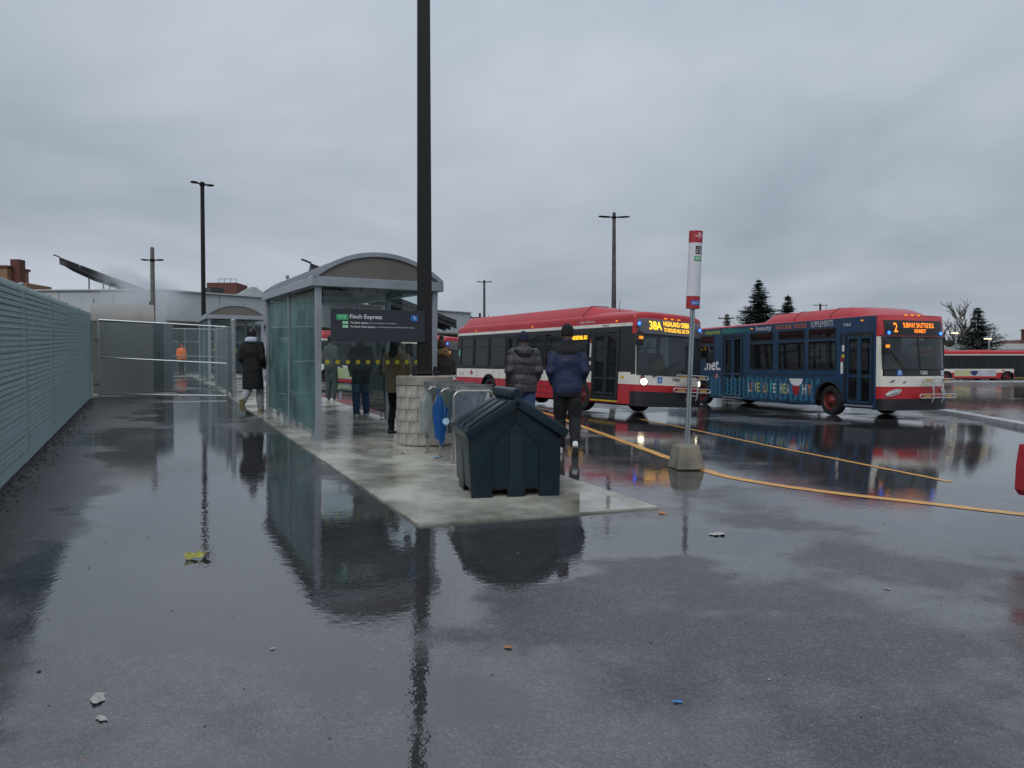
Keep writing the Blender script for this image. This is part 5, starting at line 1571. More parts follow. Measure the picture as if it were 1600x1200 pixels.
ys_ = [-HW + 0.001, HW - 0.001]
def fpatch(F, y0, y1, z0, z1, off, n=22):
    m_ = MB(); ys = [HW * math.copysign(abs(math.sin(-math.pi / 2 + math.pi * i / n)) ** (2 / 3), math.sin(-math.pi / 2 + math.pi * i / n)) for i in range(n + 1)]
    ys = [y0] + [y for y in ys if y0 + 0.02 < y < y1 - 0.02] + [y1]
    vs = [F(y, z, off) for z in (z0, z1) for y in ys]; k = len(ys)
    m_.add(vs, [(i, i + 1, k + i + 1, k + i) for i in range(k - 1)]); return m_
fpatch(F2, -1.17, 1.17, 1.29, 1.50, 0.002).build("number_panel", M_FRAME, bus2)
flat("side_plate", [(0.86, 1.31), (1.08, 1.31), (1.08, 1.47), (0.86, 1.47)], lambda u, v: F2(u, v, 0.012), bus2, mat("pale_plate", (0.45, 0.52, 0.58), 0.5, var=0))
# wrap print: leaves, slogan and department names
mb = MB()
def leaf(cx, cz, ln, wd, an, mi=0):
    pts = []
    for k in range(9): t = k / 8; pts.append((ln * (t - 0.5), wd * math.sin(math.pi * t) ** 0.9 * (1.0 - 0.25 * t)))
    for k in range(7, 0, -1): t = k / 8; pts.append((ln * (t - 0.5), -wd * math.sin(math.pi * t) ** 0.9 * (1.0 - 0.25 * t)))
    c, s = math.cos(an), math.sin(an)
    P = [(cx + x * c - y * s, cz + x * s + y * c) for x, y in pts]
    if all(-9.35 > p[0] or p[0] < -1.9 for p in P) and all(0.34 < p[1] < 1.28 for p in P) and not any(math.hypot(p[0] - xw, p[1] - 0.49) < 0.66 for p in P for xw in (-2.35, -9.6)):
        mb.add([Vector((p[0], -HW - 0.0015, p[1])) for p in P], [tuple(range(len(P)))])
col_w = 0.26
for i in range(-46, -4):
    for j in range(7):
        z = 0.30 + j * 0.19 + (0.03 if i % 2 else 0)
        x = i * col_w
        if -8.1 < x < -6.85 and False: continue
        leaf(x, z, 0.30, 0.088, R(52) if i % 2 else R(128))
tag(mb.build("leaf_print", M_LEAF, bus2), kind="stuff")
PAL = [(0.62, 0.62, 0.60), (0.70, 0.22, 0.05), (0.60, 0.62, 0.55), (0.55, 0.55, 0.08), (0.62, 0.6, 0.58), (0.75, 0.28, 0.05), (0.45, 0.6, 0.08), (0.05, 0.45, 0.42)]
def multicolour(body, x0, x1, z, h):
    n = len(body); step = (x1 - x0) / n
    for k, ch in enumerate(body):
        if ch == ' ': continue
        c = PAL[k % len(PAL)]
        lettering("slogan_letter", ch, S2_, x0 + k * step + step * 0.12, z, step * 0.72 if ch not in 'I' else step * 0.22, h, bus2, mat("print_%d" % (k % len(PAL)), c, 0.5, var=0), bold=0.012)
multicolour("LIVE LIFE HEA", -6.5, -4.2, 0.64, 0.34)
multicolour("HY", -3.6, -3.1, 0.64, 0.34)
flat("heart_print", [(-4.25, 1.16), (-3.55, 1.16), (-3.62, 1.0), (-3.75, 0.92), (-4.0, 0.92), (-4.15, 1.0)], S2_, bus2, M_WTXT)
flat("heart_print", [(-4.08, 0.915), (-3.72, 0.915), (-3.74, 0.72), (-3.9, 0.56), (-4.05, 0.72)], S2_, bus2, M_SRED)
S2b = lambda u, v: Vector((u, -HW - 0.006, v))
lettering("web_lettering", ".net.", S2b, -9.35, 1.42, 1.1, 0.40, bus2, M_WTXT, bold=0.02)
emblem("emblem", S2b, -8.5, 1.17, 0.34, 0.25, bus2, mat("emblem_pink", (0.55, 0.22, 0.22), 0.5, var=0))
def nm_(s, x0, x1, z, h, c, **k): lettering("department_lettering", s, S2b, x0, z, x1 - x0, h, bus2, mat("dep_" + s.split()[0], c, 0.5, var=0), **k)
nm_("NUTRITION", -10.7, -9.5, 2.88, 0.14, (0.55, 0.30, 0.25), bold=0.01)
nm_("vitamins", -9.35, -8.3, 2.87, 0.18, (0.42, 0.48, 0.05), bold=0.01)
nm_("FRESH", -8.15, -7.3, 2.87, 0.18, (0.05, 0.33, 0.20), shear=0.2, bold=0.015)
nm_("PRODUCE", -7.28, -6.4, 2.89, 0.12, (0.05, 0.33, 0.25))
nm_("beauty", -6.05, -5.2, 2.84, 0.22, (0.55, 0.58, 0.62), bold=0.01)
nm_("NATURAL FOODS", -4.95, -3.4, 2.88, 0.15, (0.55, 0.16, 0.06), bold=0.01)
nm_("SUPPLEMENTS", -3.2, -2.2, 2.87, 0.20, (0.60, 0.60, 0.60), shear=0.1)
lettering("fleet_number", "1262", S2b, -1.75, 2.84, 0.3, 0.09, bus2, M_WTXT)
for x in (-1.75, -3.05, -4.3, -5.4, -6.7, -8.2, -10.4):
    mb = MB(); mb.box((x, -HW - 0.003, 0.79), (0.012, 0.008, 0.9)); mb.build("panel_joint", M_FRAME, bus2)
mb = MB(); mb.box((-4.4, -HW - 0.003, 1.30), (4.6, 0.01, 0.02)); mb.build("belt_joint", M_FRAME, bus2)
bus2.location = (12.2, 21.92, 0.0); bus2.rotation_euler = (0, 0, R(-71))

FARB = dict(NOVA)
FARB.update(detail=False, humps=[(-11.6, -8.6, 0.3, 0.3, 3.3), (-6.6, -4.2, 0.3, 0.3, 3.24)], seams=[], lamps=[(-1.03, 1.03, 0.09, M_LENS), (1.03, 1.03, 0.09, M_LENS)],
            led=[("12", -0.3, 2.6, 0.4, 0.26, M_LED, 0.02)], stickers=[], seats=[],
            right=[Dr(2.35, 1.02, 0.42, 2.62)] + [W_(2.5 + 1.3 * k + 1.2, 2.5 + 1.3 * k, 1.40, 2.58) for k in range(7)])
bus3, F3, S3_ = make_bus("distant red and white bus with yellow advert panel at the right edge", FARB)
flat("advert_panel", [(-8.3, 0.55), (-4.1, 0.55), (-4.1, 1.2), (-8.3, 1.2)], S3_, bus3, mat("advert_pale", (0.45, 0.48, 0.50), 0.5, var=0.2, vscale=1.2))
S3b = lambda u, v: Vector((u, -HW - 0.008, v))
M_ADY = mat("advert_yellow", (0.55, 0.55, 0.05), 0.5, var=0)
for z in (0.60, 0.80, 1.0):
    lettering("advert_lettering", "READ MORE", S3b, -8.2, z, 1.5, 0.15, bus3, M_ADY, bold=0.05)
flat("advert_figure", [(-6.5, 0.7), (-6.2, 0.6), (-6.0, 0.85), (-5.9, 1.1), (-6.4, 1.12), (-6.75, 1.0)], S3b, bus3, mat("advert_navy", (0.02, 0.03, 0.12), 0.5, var=0))
emblem("emblem", S3b, -3.4, 1.12, 0.5, 0.2, bus3, M_SRED)
bus3.location = (53.4, 76.0, 0.0); bus3.rotation_euler = (0, 0, R(-2))
bus4 = copy_tree(bus3)
bus4["label"] = "distant red and white bus glimpsed between the shelter and the rear of the near bus"
bus4.location = (-2.6, 38.5, -0.10); bus4.rotation_euler = (R(-3.5), R(2.6), R(-35))

# ================================================================== PEOPLE
def fuse(mb, name, m, parent, voxel=0.014, it=6, disp=None):
    """weld overlapping volumes into one continuous skin"""
    me = mb.mesh("tmp", m)
    o = bpy.data.objects.new("tmp", me); COL.objects.link(o)
    r = o.modifiers.new("r", 'REMESH'); r.mode = 'VOXEL'; r.voxel_size = voxel; r.use_smooth_shade = True
    s = o.modifiers.new("s", 'SMOOTH'); s.factor = 0.5; s.iterations = it
    bpy.context.view_layer.update()
    dg = bpy.context.evaluated_depsgraph_get()
    out = bpy.data.meshes.new_from_object(o.evaluated_get(dg))
    bpy.data.objects.remove(o); bpy.data.meshes.remove(me)
    if disp:
        nor = [v.normal.copy() for v in out.vertices]
        for v, n_ in zip(out.vertices, nor):
            v.co += n_ * disp(v.co)
    out.materials.clear(); out.materials.append(m)
    for p in out.polygons: p.material_index = 0
    out.polygons.foreach_set('use_smooth', [True] * len(out.polygons))
    out.name = name
    return obj_from(out, name, parent)

def limb(mb, pts, rad, seg=12):
    P = [Vector(p) for p in pts]
    mb.tube(P, rad, seg)
    for p, r in zip(P, rad): mb.sphere(p, r * 0.99, 10, 8)
def torso(mb, secs, seg=20):
    mb.rings([[Vector((cx + rx * math.copysign(abs(math.cos(t)) ** 0.85, math.cos(t)), cy + ry * math.copysign(abs(math.sin(t)) ** 0.9, math.sin(t)), z)) for t in [2 * math.pi * i / seg for i in range(seg)]]
              for cx, cy, z, rx, ry in secs])

M_SKIN = mat("skin", (0.30, 0.17, 0.11), 0.55, var=0.1)
M_SKIN2 = mat("skin_light", (0.48, 0.30, 0.22), 0.55, var=0.1)
M_SHOEW = mat("white_leather", (0.62, 0.62, 0.60), 0.45, var=0.1)
M_SHOEB = mat("black_shoe", (0.015, 0.015, 0.016), 0.45)
M_SOLE = mat("tan_sole", (0.28, 0.22, 0.12), 0.7)
M_EYE = mat("eye", (0.02, 0.015, 0.01), 0.2, var=0)

def hand(mb, wrist, d, side, curl=0.6):
    """palm, four unequal bent fingers and a thumb from the side of the palm"""
    d = Vector(d).normalized(); w = Vector(wrist)
    across = d.cross(Vector((0, 0, 1)));
    if across.length < 0.2: across = Vector((0, 1, 0))
    across.normalize(); inn = across.cross(d).normalized() * side
    palm = w + d * 0.05
    mb.sphere(w + d * 0.045, (0.036, 0.036, 0.045), 10, 8)
    for k, ln in enumerate((0.068, 0.076, 0.071, 0.055)):
        b = w + d * 0.085 + across * (0.027 - 0.018 * k)
        m1 = b + d * ln * 0.5 + inn * ln * 0.15; m2 = m1 + (d * (1 - curl) + inn * curl).normalized() * ln * 0.3; m3 = m2 + (d * (0.3 - curl) + inn).normalized() * ln * 0.28
        limb(mb, [b, m1, m2, m3], [0.0095, 0.009, 0.0085, 0.008], 8)
    t0 = w + d * 0.03 + across * 0.03
    limb(mb, [t0, t0 + across * 0.025 + d * 0.03 + inn * 0.01, t0 + across * 0.02 + d * 0.058 + inn * 0.025], [0.012, 0.0105, 0.009], 8)

def person(label, X, Y, heading, h, coat, legs, shoes, o_):
    """heading in degrees clockwise from straight away; clothing meshes hang on the body's root"""
    k = h / 1.78
    g = gz(X, Y) + o_.get('lift', 0.0)
    e = empty("person", o_.get('loc', (X, Y, g)), R(-heading))
    if 'rotz' in o_: e.rotation_euler = (0, 0, o_['rotz'])
    e.scale = (k, k, k)
    tag(e, label, "person")
    vox = o_.get('vox', 0.016)
    skin = o_.get('skin', M_SKIN)
    sit = o_.get('sit', False)
    st = o_.get('stride', 0.0)
    if sit:
        LL = [[(-0.1, 0, 0.92), (-0.12, 0.42, 0.93), (-0.12, 0.48, 0.48), (-0.12, 0.56, 0.44)], [(0.1, 0, 0.92), (0.12, 0.42, 0.93), (0.12, 0.48, 0.48), (0.12, 0.56, 0.44)]]
    else:
        up = o_.get('heel', 0.0)    # right heel lifted behind
        LL = [[(-0.095, 0.0, 0.90), (-0.10, 0.03 + st * 0.5, 0.49), (-0.10, st * 0.9 - 0.02, 0.085)],
              [(0.095, 0.0, 0.90), (0.10, 0.05 - st * 0.2, 0.49), (0.105, -st - 0.03, 0.085 + up)]]
        if o_.get('swap'): LL = [[(-a, b, c) for a, b, c in LL[1]], [(-a, b, c) for a, b, c in LL[0]]]
    arms = o_.get('arms', 'pockets')
    if arms == 'pockets': AA = [[(s * 0.17, 0, 1.43), (s * 0.235, -0.05, 1.15), (s * 0.195, 0.13, 0.98)] for s in (-1, 1)]
    elif arms == 'front': AA = [[(s * 0.18, 0, 1.42), (s * 0.26, 0.02, 1.15), (s * 0.10, 0.22, 1.10)] for s in (-1, 1)]
    elif arms == 'wheel': AA = [[(s * 0.18, 0, 1.42), (s * 0.24, 0.16, 1.2), (s * 0.2, 0.42, 1.26)] for s in (-1, 1)]
    else: AA = [[(s * 0.19, 0, 1.43), (s * 0.25, -0.02, 1.14), (s * 0.27, 0.05, 0.88)] for s in (-1, 1)]
    # body: one continuous figure inside the clothes
    mb = MB()
    torso(mb, [(0, 0, 0.86, 0.13, 0.10), (0, 0, 0.98, 0.15, 0.105), (0, 0, 1.12, 0.135, 0.095), (0, 0, 1.30, 0.165, 0.105), (0, 0, 1.43, 0.16, 0.085), (0, 0, 1.49, 0.07, 0.06)])
    limb(mb, [(0, 0, 1.44), (0, 0.012, 1.60)], [0.058, 0.054])
    for L_ in LL: limb(mb, L_, [0.082, 0.056, 0.04, 0.035][:len(L_)])
    for A_, s in zip(AA, (-1, 1)):
        limb(mb, A_, [0.05, 0.04, 0.03])
        hand(mb, A_[2], Vector(A_[2]) - Vector(A_[1]), s)
    nod = o_.get('nod', 0.0)
    hc = Vector((0, 0.022 + nod, 1.655))
    mb.sphere(hc, (0.074, 0.093, 0.112), 16, 12); mb.sphere(hc + Vector((0, 0.035, -0.055)), (0.056, 0.058, 0.062), 12, 8)
    mb.sphere(hc + Vector((0, 0.10, -0.02)), (0.014, 0.018, 0.026), 8, 6); mb.sphere(hc + Vector((0, 0.085, -0.068)), (0.026, 0.014, 0.010), 8, 6)
    for s in (-1, 1): mb.sphere(hc + Vector((s * 0.077, -0.005, -0.012)), (0.012, 0.022, 0.034), 8, 6)
    fuse(mb, "body", skin, e, min(vox, 0.013), 3)
    mb = MB()
    for s in (-1, 1): mb.sphere(hc + Vector((s * 0.03, 0.086, 0.004)), (0.012, 0.008, 0.008), 8, 6)
    mb.build("eyes", M_EYE, e, True)
    # trousers
    mb = MB()
    torso(mb, [(0, -0.005, 0.80, 0.15, 0.115), (0, -0.01, 0.88, 0.165, 0.125), (0, 0, 1.0, 0.165, 0.115), (0, 0, 1.04, 0.16, 0.11)])
    lr = o_.get('legr', (0.105, 0.083, 0.066))
    for L_ in LL:
        q = [Vector(p) for p in L_[:3]]
        if not sit:
            a, b, c = q
            q = [a, a.lerp(b, 0.5) + Vector((0, -0.005, 0)), b, b.lerp(c, 0.55) + Vector((0, -0.022, 0)), c]
            rr_ = [lr[0], (lr[0] + lr[1]) / 2 + 0.006, lr[1], (lr[1] + lr[2]) / 2 + 0.004, lr[2]]
        else: rr_ = list(lr)
        limb(mb, q, rr_)
    fuse(mb, "trousers", legs, e, vox, 5, lambda c: 0.007 * mnoise.noise(Vector((c.x * 9, c.y * 9, c.z * 16))) + 0.004 * math.sin(c.z * 60 + 5 * mnoise.noise(c * 6)) * (1 if c.z < 0.35 else 0.2))
    # shoes
    for i, L_ in enumerate(LL):
        a = Vector(L_[-1])
        lifted = (not sit) and a.z > 0.1
        mb = MB()
        sec = []
        for y, w, z0, z1 in ((-0.085, 0.02, 0.02, 0.06), (-0.075, 0.036, 0.0, 0.095), (-0.03, 0.04, 0.0, 0.105), (0.03, 0.041, 0.0, 0.09), (0.10, 0.047, 0.0, 0.062), (0.155, 0.042, 0.0, 0.045), (0.185, 0.022, 0.008, 0.03)):
            zc = (z0 + z1) / 2; hz = (z1 - z0) / 2
            sec.append([Vector((w * math.copysign(abs(math.cos(t)) ** 0.7, math.cos(t)), y, zc + hz * math.copysign(abs(math.sin(t)) ** 0.7, math.sin(t)))) for t in [math.pi * 2 * q / 12 for q in range(12)]])
        tilt = -R(o_.get('footpitch', 48)) if lifted else 0
        Mx = Matrix.Translation((a.x, a.y, a.z)) @ Matrix.Rotation(tilt, 4, 'X') @ Matrix.Translation((0, 0.0, -0.085))
        mb.rings([list(reversed(s)) for s in sec], M=Mx)
        sh = mb.build("shoe", shoes, e, True)
        mb = MB()
        mb.rings([[Vector((p[0] * 1.05, p[1], z)) for p in [(s[0].x, s[0].y) for s in sec] + [(s[6].x, s[6].y) for s in reversed(sec)]] for z in (-0.012, 0.014)], M=Mx)
        mb.build("sole", o_.get('sole', M_SOLE), sh, True)
    # coat
    hem = o_.get('hem', 0.84); fl = o_.get('flare', 0.0); pad = o_.get('pad', 0.0)
    mb = MB()
    secs = [(0, -0.005, hem, 0.195 + fl + pad, 0.135 + fl * 0.8 + pad)]
    if hem < 0.8: secs.append((0, -0.005, 0.85, 0.195 + pad + fl * 0.4, 0.14 + pad + fl * 0.3))
    secs += [(0, -0.005, max(hem + 0.08, 0.93), 0.20 + pad, 0.14 + pad), (0, 0, 1.10, 0.195 + pad, 0.13 + pad), (0, -0.005, 1.28, 0.215 + pad, 0.14 + pad), (0, -0.01, 1.40, 0.20 + pad, 0.125 + pad), (0, -0.005, 1.465, 0.13 + pad, 0.10 + pad * .6), (0, 0.0, 1.50, 0.09, 0.085)]
    torso(mb, secs, 24)
    ar = [0.074 + pad, 0.064 + pad, 0.05 + pad * 0.7]
    for A_ in AA:
        q = [Vector(p) for p in A_]; a, b, c = q
        cc = b.lerp(c, 0.96)
        limb(mb, [a, a.lerp(b, 0.5), b, b.lerp(cc, 0.6), cc], [ar[0], (ar[0] + ar[1]) / 2, ar[1], (ar[1] + ar[2]) / 2, ar[2]])
    if o_.get('hood'):
        mb.sphere((0, -0.10, 1.485), (0.155, 0.095, 0.062), 16, 10); mb.sphere((0, -0.135, 1.44), (0.12, 0.06, 0.075), 14, 8)
    if o_.get('collar', True):
        limb(mb, [(0, 0.0, 1.47), (0, 0.01, 1.545)], [0.088, 0.08])
    quilt = o_.get('quilt', 0.0)
    def cd(c):
        f = 0.009 * mnoise.noise(Vector((c.x * 7 + 3, c.y * 7, c.z * 9))) + 0.004 * mnoise.noise(Vector((c.x * 20, c.y * 20, c.z * 26)))
        if quilt:
            ph = abs(math.sin((c.z + 0.01 * math.sin(c.x * 9)) * math.pi / quilt))
            f += 0.017 * (ph ** 0.5) - 0.010 + 0.005 * mnoise.noise(Vector((c.x * 30, c.y * 30, c.z * 14)))
        else:
            d_ = mnoise.noise(Vector((c.x * 4, c.y * 4, c.z * 3)))
            f += 0.0028 * math.sin(26 * (c.z + 0.6 * abs(c.x)) + 6 * d_)
        return f
    fuse(mb, "coat", coat, e, vox, 4 if quilt else 5, cd)
    if o_.get('cuff'):      # dark ribbed hem
        mb = MB(); torso(mb, [(0, -0.005, hem - 0.045, 0.175, 0.125), (0, -0.005, hem - 0.035, 0.186, 0.132), (0, -0.005, hem + 0.02, 0.186, 0.132)], 24)
        mb.build("hem_band", o_['cuff'], e, True)
        mb = MB(); torso(mb, [(0, -0.01, 1.37, 0.19, 0.137), (0, -0.015, 1.43, 0.18, 0.131), (0, -0.008, 1.475, 0.128, 0.104), (0, 0.0, 1.51, 0.098, 0.096), (0, 0.008, 1.56, 0.09, 0.092)], 24)
        for s in (-1, 1): limb(mb, [(s * 0.13, -0.003, 1.435), (s * 0.168, -0.003, 1.428)], [0.082, 0.0815])
        fuse(mb, "yoke", o_['cuff'], e, 0.014, 3)
    # head wear or hair
    hat = o_.get('hat')
    if hat:
        mb = MB()
        mb.rings([[hc + Vector((r * math.cos(t) * 0.9, -0.008 + r * 1.08 * math.sin(t), z)) for t in [2 * math.pi * i / 20 for i in range(20)]]
                  for z, r in ((-0.035, 0.088), (-0.03, 0.098), (0.02, 0.099), (0.028, 0.094), (0.07, 0.092), (0.105, 0.074), (0.128, 0.045), (0.138, 0.012))])
        ht = fuse(mb, "hat", hat, e, 0.011, 2, lambda c: 0.0022 * math.sin(math.atan2(c.y - hc.y, c.x) * 34))
        if o_.get('pom'):
            mb = MB(); mb.sphere(hc + Vector((0, -0.01, 0.165)), 0.05, 12, 10)
            fuse(mb, "pompom", hat, ht, 0.012, 1, lambda c: 0.012 * mnoise.noise(c * 60))
    hair = o_.get('hair')
    if hair:
        mb = MB(); mb.sphere(hc + Vector((0, -0.018, 0.02)), (0.086, 0.094, 0.108), 14, 10)
        if o_.get('long'):
            torso(mb, [(0, -0.075, 1.28, 0.05, 0.022), (0, -0.10, 1.33, 0.085, 0.035), (0, -0.09, 1.45, 0.095, 0.045), (0, -0.06, 1.58, 0.088, 0.06), (0, -0.04, 1.68, 0.08, 0.07)], 18)
        else:
            mb.sphere(hc + Vector((0, -0.05, -0.04)), (0.072, 0.055, 0.06), 12, 8)
        fuse(mb, "hair", hair, e, 0.011, 2, lambda c: 0.004 * math.sin(c.x * 160 + 3 * math.sin(c.z * 25)))
    sc = o_.get('scarf')
    if sc:
        mb = MB(); mb.tube([(0.115 * math.cos(t), 0.005 + 0.11 * math.sin(t), 1.50 + 0.02 * math.sin(2 * t)) for t in [2 * math.pi * i / 16 for i in range(16)]], 0.058, 10, closed=True)
        mb.tube([(0.10 * math.cos(t), -0.01 + 0.105 * math.sin(t), 1.555 + 0.015 * math.sin(3 * t)) for t in [2 * math.pi * i / 16 for i in range(16)]], 0.042, 10, closed=True)
        fuse(mb, "scarf", sc, e, 0.013, 2, lambda c: 0.009 * mnoise.noise(c * 22))
    return e

cloth = lambda n, c, **k: mat(n, c, k.pop('rough', 0.85), var=k.pop('var', 0.15), vscale=k.pop('vscale', 9), bump=0.25, bscale=160, **k)
C_NAVY = cloth("navy_jacket", (0.010, 0.018, 0.060), rough=0.65)
C_BLK = cloth("black_cloth", (0.006, 0.006, 0.007))
C_JEANB = cloth("black_denim", (0.008, 0.008, 0.010))
C_PUFF = cloth("charcoal_nylon", (0.042, 0.040, 0.047), rough=0.5)
C_JEAN = cloth("blue_denim", (0.05, 0.09, 0.19))
C_BROWN = cloth("brown_parka", (0.52, 0.30, 0.175), rough=0.7)
C_HAIR = cloth("dark_brown_hair", (0.022, 0.013, 0.009), rough=0.45)
C_BLKHAIR = cloth("black_hair", (0.008, 0.007, 0.007), rough=0.45)
C_OLIVE = cloth("olive_coat", (0.040, 0.034, 0.026))
C_TAN = cloth("tan_scarf", (0.30, 0.17, 0.075), var=0.3)
C_TAUPE = cloth("taupe_knit", (0.10, 0.065, 0.05), var=0.3)
C_DNAVY = cloth("navy_knit", (0.010, 0.014, 0.035), var=0.3)
C_ORANGE = mat("orange_vest", (0.85, 0.16, 0.01), 0.6, emit=(1.0, 0.2, 0.0), estr=0.0, var=0.1)
C_RED = cloth("red_cloth", (0.38, 0.02, 0.03))
C_GREY = cloth("grey_cloth", (0.08, 0.085, 0.09))
C_SWEAT = cloth("grey_sweatpants", (0.33, 0.35, 0.38))
C_LINING = cloth("pale_blue_lining", (0.50, 0.54, 0.66))

C_SOLEG = mat("grey_sole", (0.16, 0.16, 0.16), 0.7)
person("man in navy jacket, black jeans and white shoes walking away right of the grit bin", 0.80, 10.62, 4, 1.88, C_NAVY, C_JEANB, M_SHOEW,
       dict(stride=0.17, heel=0.075, hat=C_BLK, cuff=C_BLK, vox=0.013, pad=0.004, sole=C_SOLEG, footpitch=40, legr=(0.11, 0.085, 0.068)))
person("man in charcoal puffer jacket and dark blue toque walking behind the grit bin", 0.19, 11.95, -4, 1.79, C_PUFF, C_JEAN, M_SHOEB,
       dict(stride=0.10, heel=0.03, hat=C_DNAVY, hood=True, quilt=0.155, pad=0.014, vox=0.013, hem=0.80))
person("woman in brown parka with long dark hair standing inside the near shelter", -1.97, 12.55, 25, 1.70, C_BROWN, C_BLK, M_SHOEB,
       dict(hair=C_HAIR, long=True, arms='front', hem=0.76, flare=0.02, legr=(0.085, 0.065, 0.055)))
person("woman in pompom hat and tan scarf standing right of the black pole", -1.27, 13.3, -30, 1.64, C_OLIVE, C_BLK, M_SHOEB,
       dict(hat=C_TAUPE, pom=True, scarf=C_TAN, arms='front', hem=0.6, flare=0.03, pad=0.01))
bc = person("person in long black hooded coat and grey sweatpants walking left of the near shelter", -5.62, 15.95, 2, 1.84, C_BLK, C_SWEAT, M_SOLE,
       dict(hair=C_BLKHAIR, stride=0.22, heel=0.16, swap=True, hem=0.50, flare=0.02, pad=0.0, footpitch=70))
mb = MB(); torso(mb, [(0, -0.05, 1.47, 0.11, 0.08), (0, -0.06, 1.50, 0.135, 0.10), (0, -0.05, 1.56, 0.12, 0.10), (0, -0.03, 1.585, 0.09, 0.085)])
fuse(mb, "hood_lining", C_LINING, bc, 0.013, 2, lambda c: 0.008 * mnoise.noise(c * 14))
person("person in black coat and blue jeans standing beyond the near shelter's rear opening", -3.12, 15.2, -20, 1.76, C_BLK, C_JEAN, M_SHOEW,
       dict(hat=C_BLK, hem=0.72, vox=0.022))
person("person in dark grey jacket and white shoes seen through the shelter's rear pane", -4.72, 19.2, 30, 1.74, C_GREY, C_GREY, M_SHOEW,
       dict(hair=C_BLKHAIR, vox=0.022))
person("distant worker in orange safety vest and red hat by the station", -19.75, 44.0, 10, 1.80, C_ORANGE, C_BLK, M_SHOEB,
       dict(hat=C_RED, arms='down', vox=0.03, pad=0.02))
person("person in black standing by the second shelter behind the gate post", -9.05, 25.4, 70, 1.72, C_BLK, C_BLK, M_SHOEB,
       dict(hair=C_BLKHAIR, vox=0.03, arms='front'))
# bus drivers at the wheel
for b, nm in ((bus1, "driver in yellow safety vest at the wheel of the 38A bus"), (bus2, "driver in yellow safety vest at the wheel of the blue bus")):
    bpy.context.view_layer.update()
    loc = b.matrix_world @ Vector((-1.55, 0.72, 0.21))
    person(nm, 0, 0, 0, 1.78, M_VEST, C_BLK, M_SHOEB, dict(sit=True, arms='wheel', hair=C_BLKHAIR, vox=0.025, loc=loc, rotz=b.rotation_euler.z - R(90), hem=0.9))
# someone just outside the frame, carrying a red bag into it
person("person in black with a red shopping bag just past the picture's right edge", 4.92, 6.45, 80, 1.72, C_BLK, C_BLK, M_SHOEB, dict(hair=C_BLKHAIR, arms='down', vox=0.025))
bag = empty("red_shopping_bag", at(4.57, 6.38, 0.36), R(15))
tag(bag, "red shopping bag cut by the picture's right edge", "bag")
mb = MB()
mb.rings([[Vector((sx * w, sy * d, z)) for sx, sy in ((-1, -.8), (-.85, -1), (.85, -1), (1, -.8), (1, .8), (.85, 1), (-.85, 1), (-1, .8))] for z, w, d in ((0, 0.15, 0.06), (0.05, 0.18, 0.075), (0.25, 0.175, 0.07), (0.44, 0.16, 0.05))])
mb.build("pouch", C_RED, bag)
for y in (-0.04, 0.04):
    mb = MB(); mb.tube([(-0.07, y, 0.40), (-0.05, y, 0.55), (0.0, y * .3, 0.60), (0.05, y, 0.55), (0.07, y, 0.40)], 0.009, 6); mb.build("handle", C_RED, bag, True)

# ================================================================== STATION AND BACKGROUND
M_STW = mat("station_white_panel", (0.44, 0.475, 0.48), 0.55, var=0.05, vscale=0.5, dirt=0.12)
M_STD = mat("station_dark_soffit", (0.10, 0.085, 0.065), 0.7)
M_STC = mat("station_column", (0.50, 0.52, 0.52), 0.6)
G_ST = mat("station_glazing", (0.06, 0.10, 0.105), 0.12, var=0.3, vscale=0.7)
M_BRICK = mat("red_brown_brick", (0.12, 0.045, 0.035), 0.85, var=0.2, vscale=3)
M_TANB = mat("tan_brick", (0.26, 0.155, 0.085), 0.85, var=0.15, vscale=1.5)
M_ROOFD = mat("dark_roof_panel", (0.016, 0.017, 0.022), 0.4, var=0.2)
M_DSTEEL = mat("dark_steel", (0.03, 0.031, 0.035), 0.5)

def wing(name, label, p0, p1, z_base, z_fas, z_top, depth, cols=True):
    a, L = frame_at(*p0, *p1)
    e = empty(name, (p0[0], p0[1], z_base), a)
    tag(e, label, "building")
    f = z_fas - z_base; t = z_top - z_base
    n = max(2, round(L / 4.2)); pw = L / n
    pm = MB(); pm.box((pw / 2, 0.06, (f + t) / 2), (pw - 0.05, 0.12, t - f)); pme = pm.mesh("wall_panel", M_STW)
    for k in range(n): obj_from(pme, "wall_panel", e, (k * pw, 0, 0))
    mb = MB(); mb.box((L / 2, depth / 2 + 0.13, (f + t) / 2), (L, depth, t - f - 0.05)); mb.build("upper_storey", M_STW, e)
    mb = MB(); mb.box((L / 2, -0.02, t + 0.06), (L + 0.1, 0.35, 0.1)); mb.build("coping", M_STC, e)
    mb = MB(); mb.box((L / 2, 0.3, f - 0.1), (L, 0.7, 0.2)); mb.build("soffit", M_STD, e)
    mb = MB(); mb.box((L / 2, depth / 2 + 2.2, f / 2 - 0.4), (L, depth, f + 0.6)); mb.build("storefront_core", M_STD, e)
    for k in range(n):
        mb = MB(); mb.box((k * pw + pw / 2, 2.1, f / 2 - 0.25), (pw - 0.25, 0.08, f - 0.6)); w = mb.build("window", G_ST, e)
        mb = MB(); mb.box((k * pw + pw / 2, 2.04, f * 0.62), (pw - 0.25, 0.06, 0.1)); mb.box((k * pw + pw / 2, 2.04, f / 2 - 0.25), (0.08, 0.06, f - 0.6)); mb.build("window_bar", M_STC, w)
        if cols:
            mb = MB(); mb.box((k * pw, 0.5, f / 2 - 0.4), (0.35, 0.35, f + 0.5)); mb.build("column", M_STC, e)
    return e
zb_st = 1.05
wing("station_building", "long pale station wall behind the fence and the steam", (-47.0, 62.0), (-28.5, 61.0), zb_st, 5.2, 7.85, 9.0)
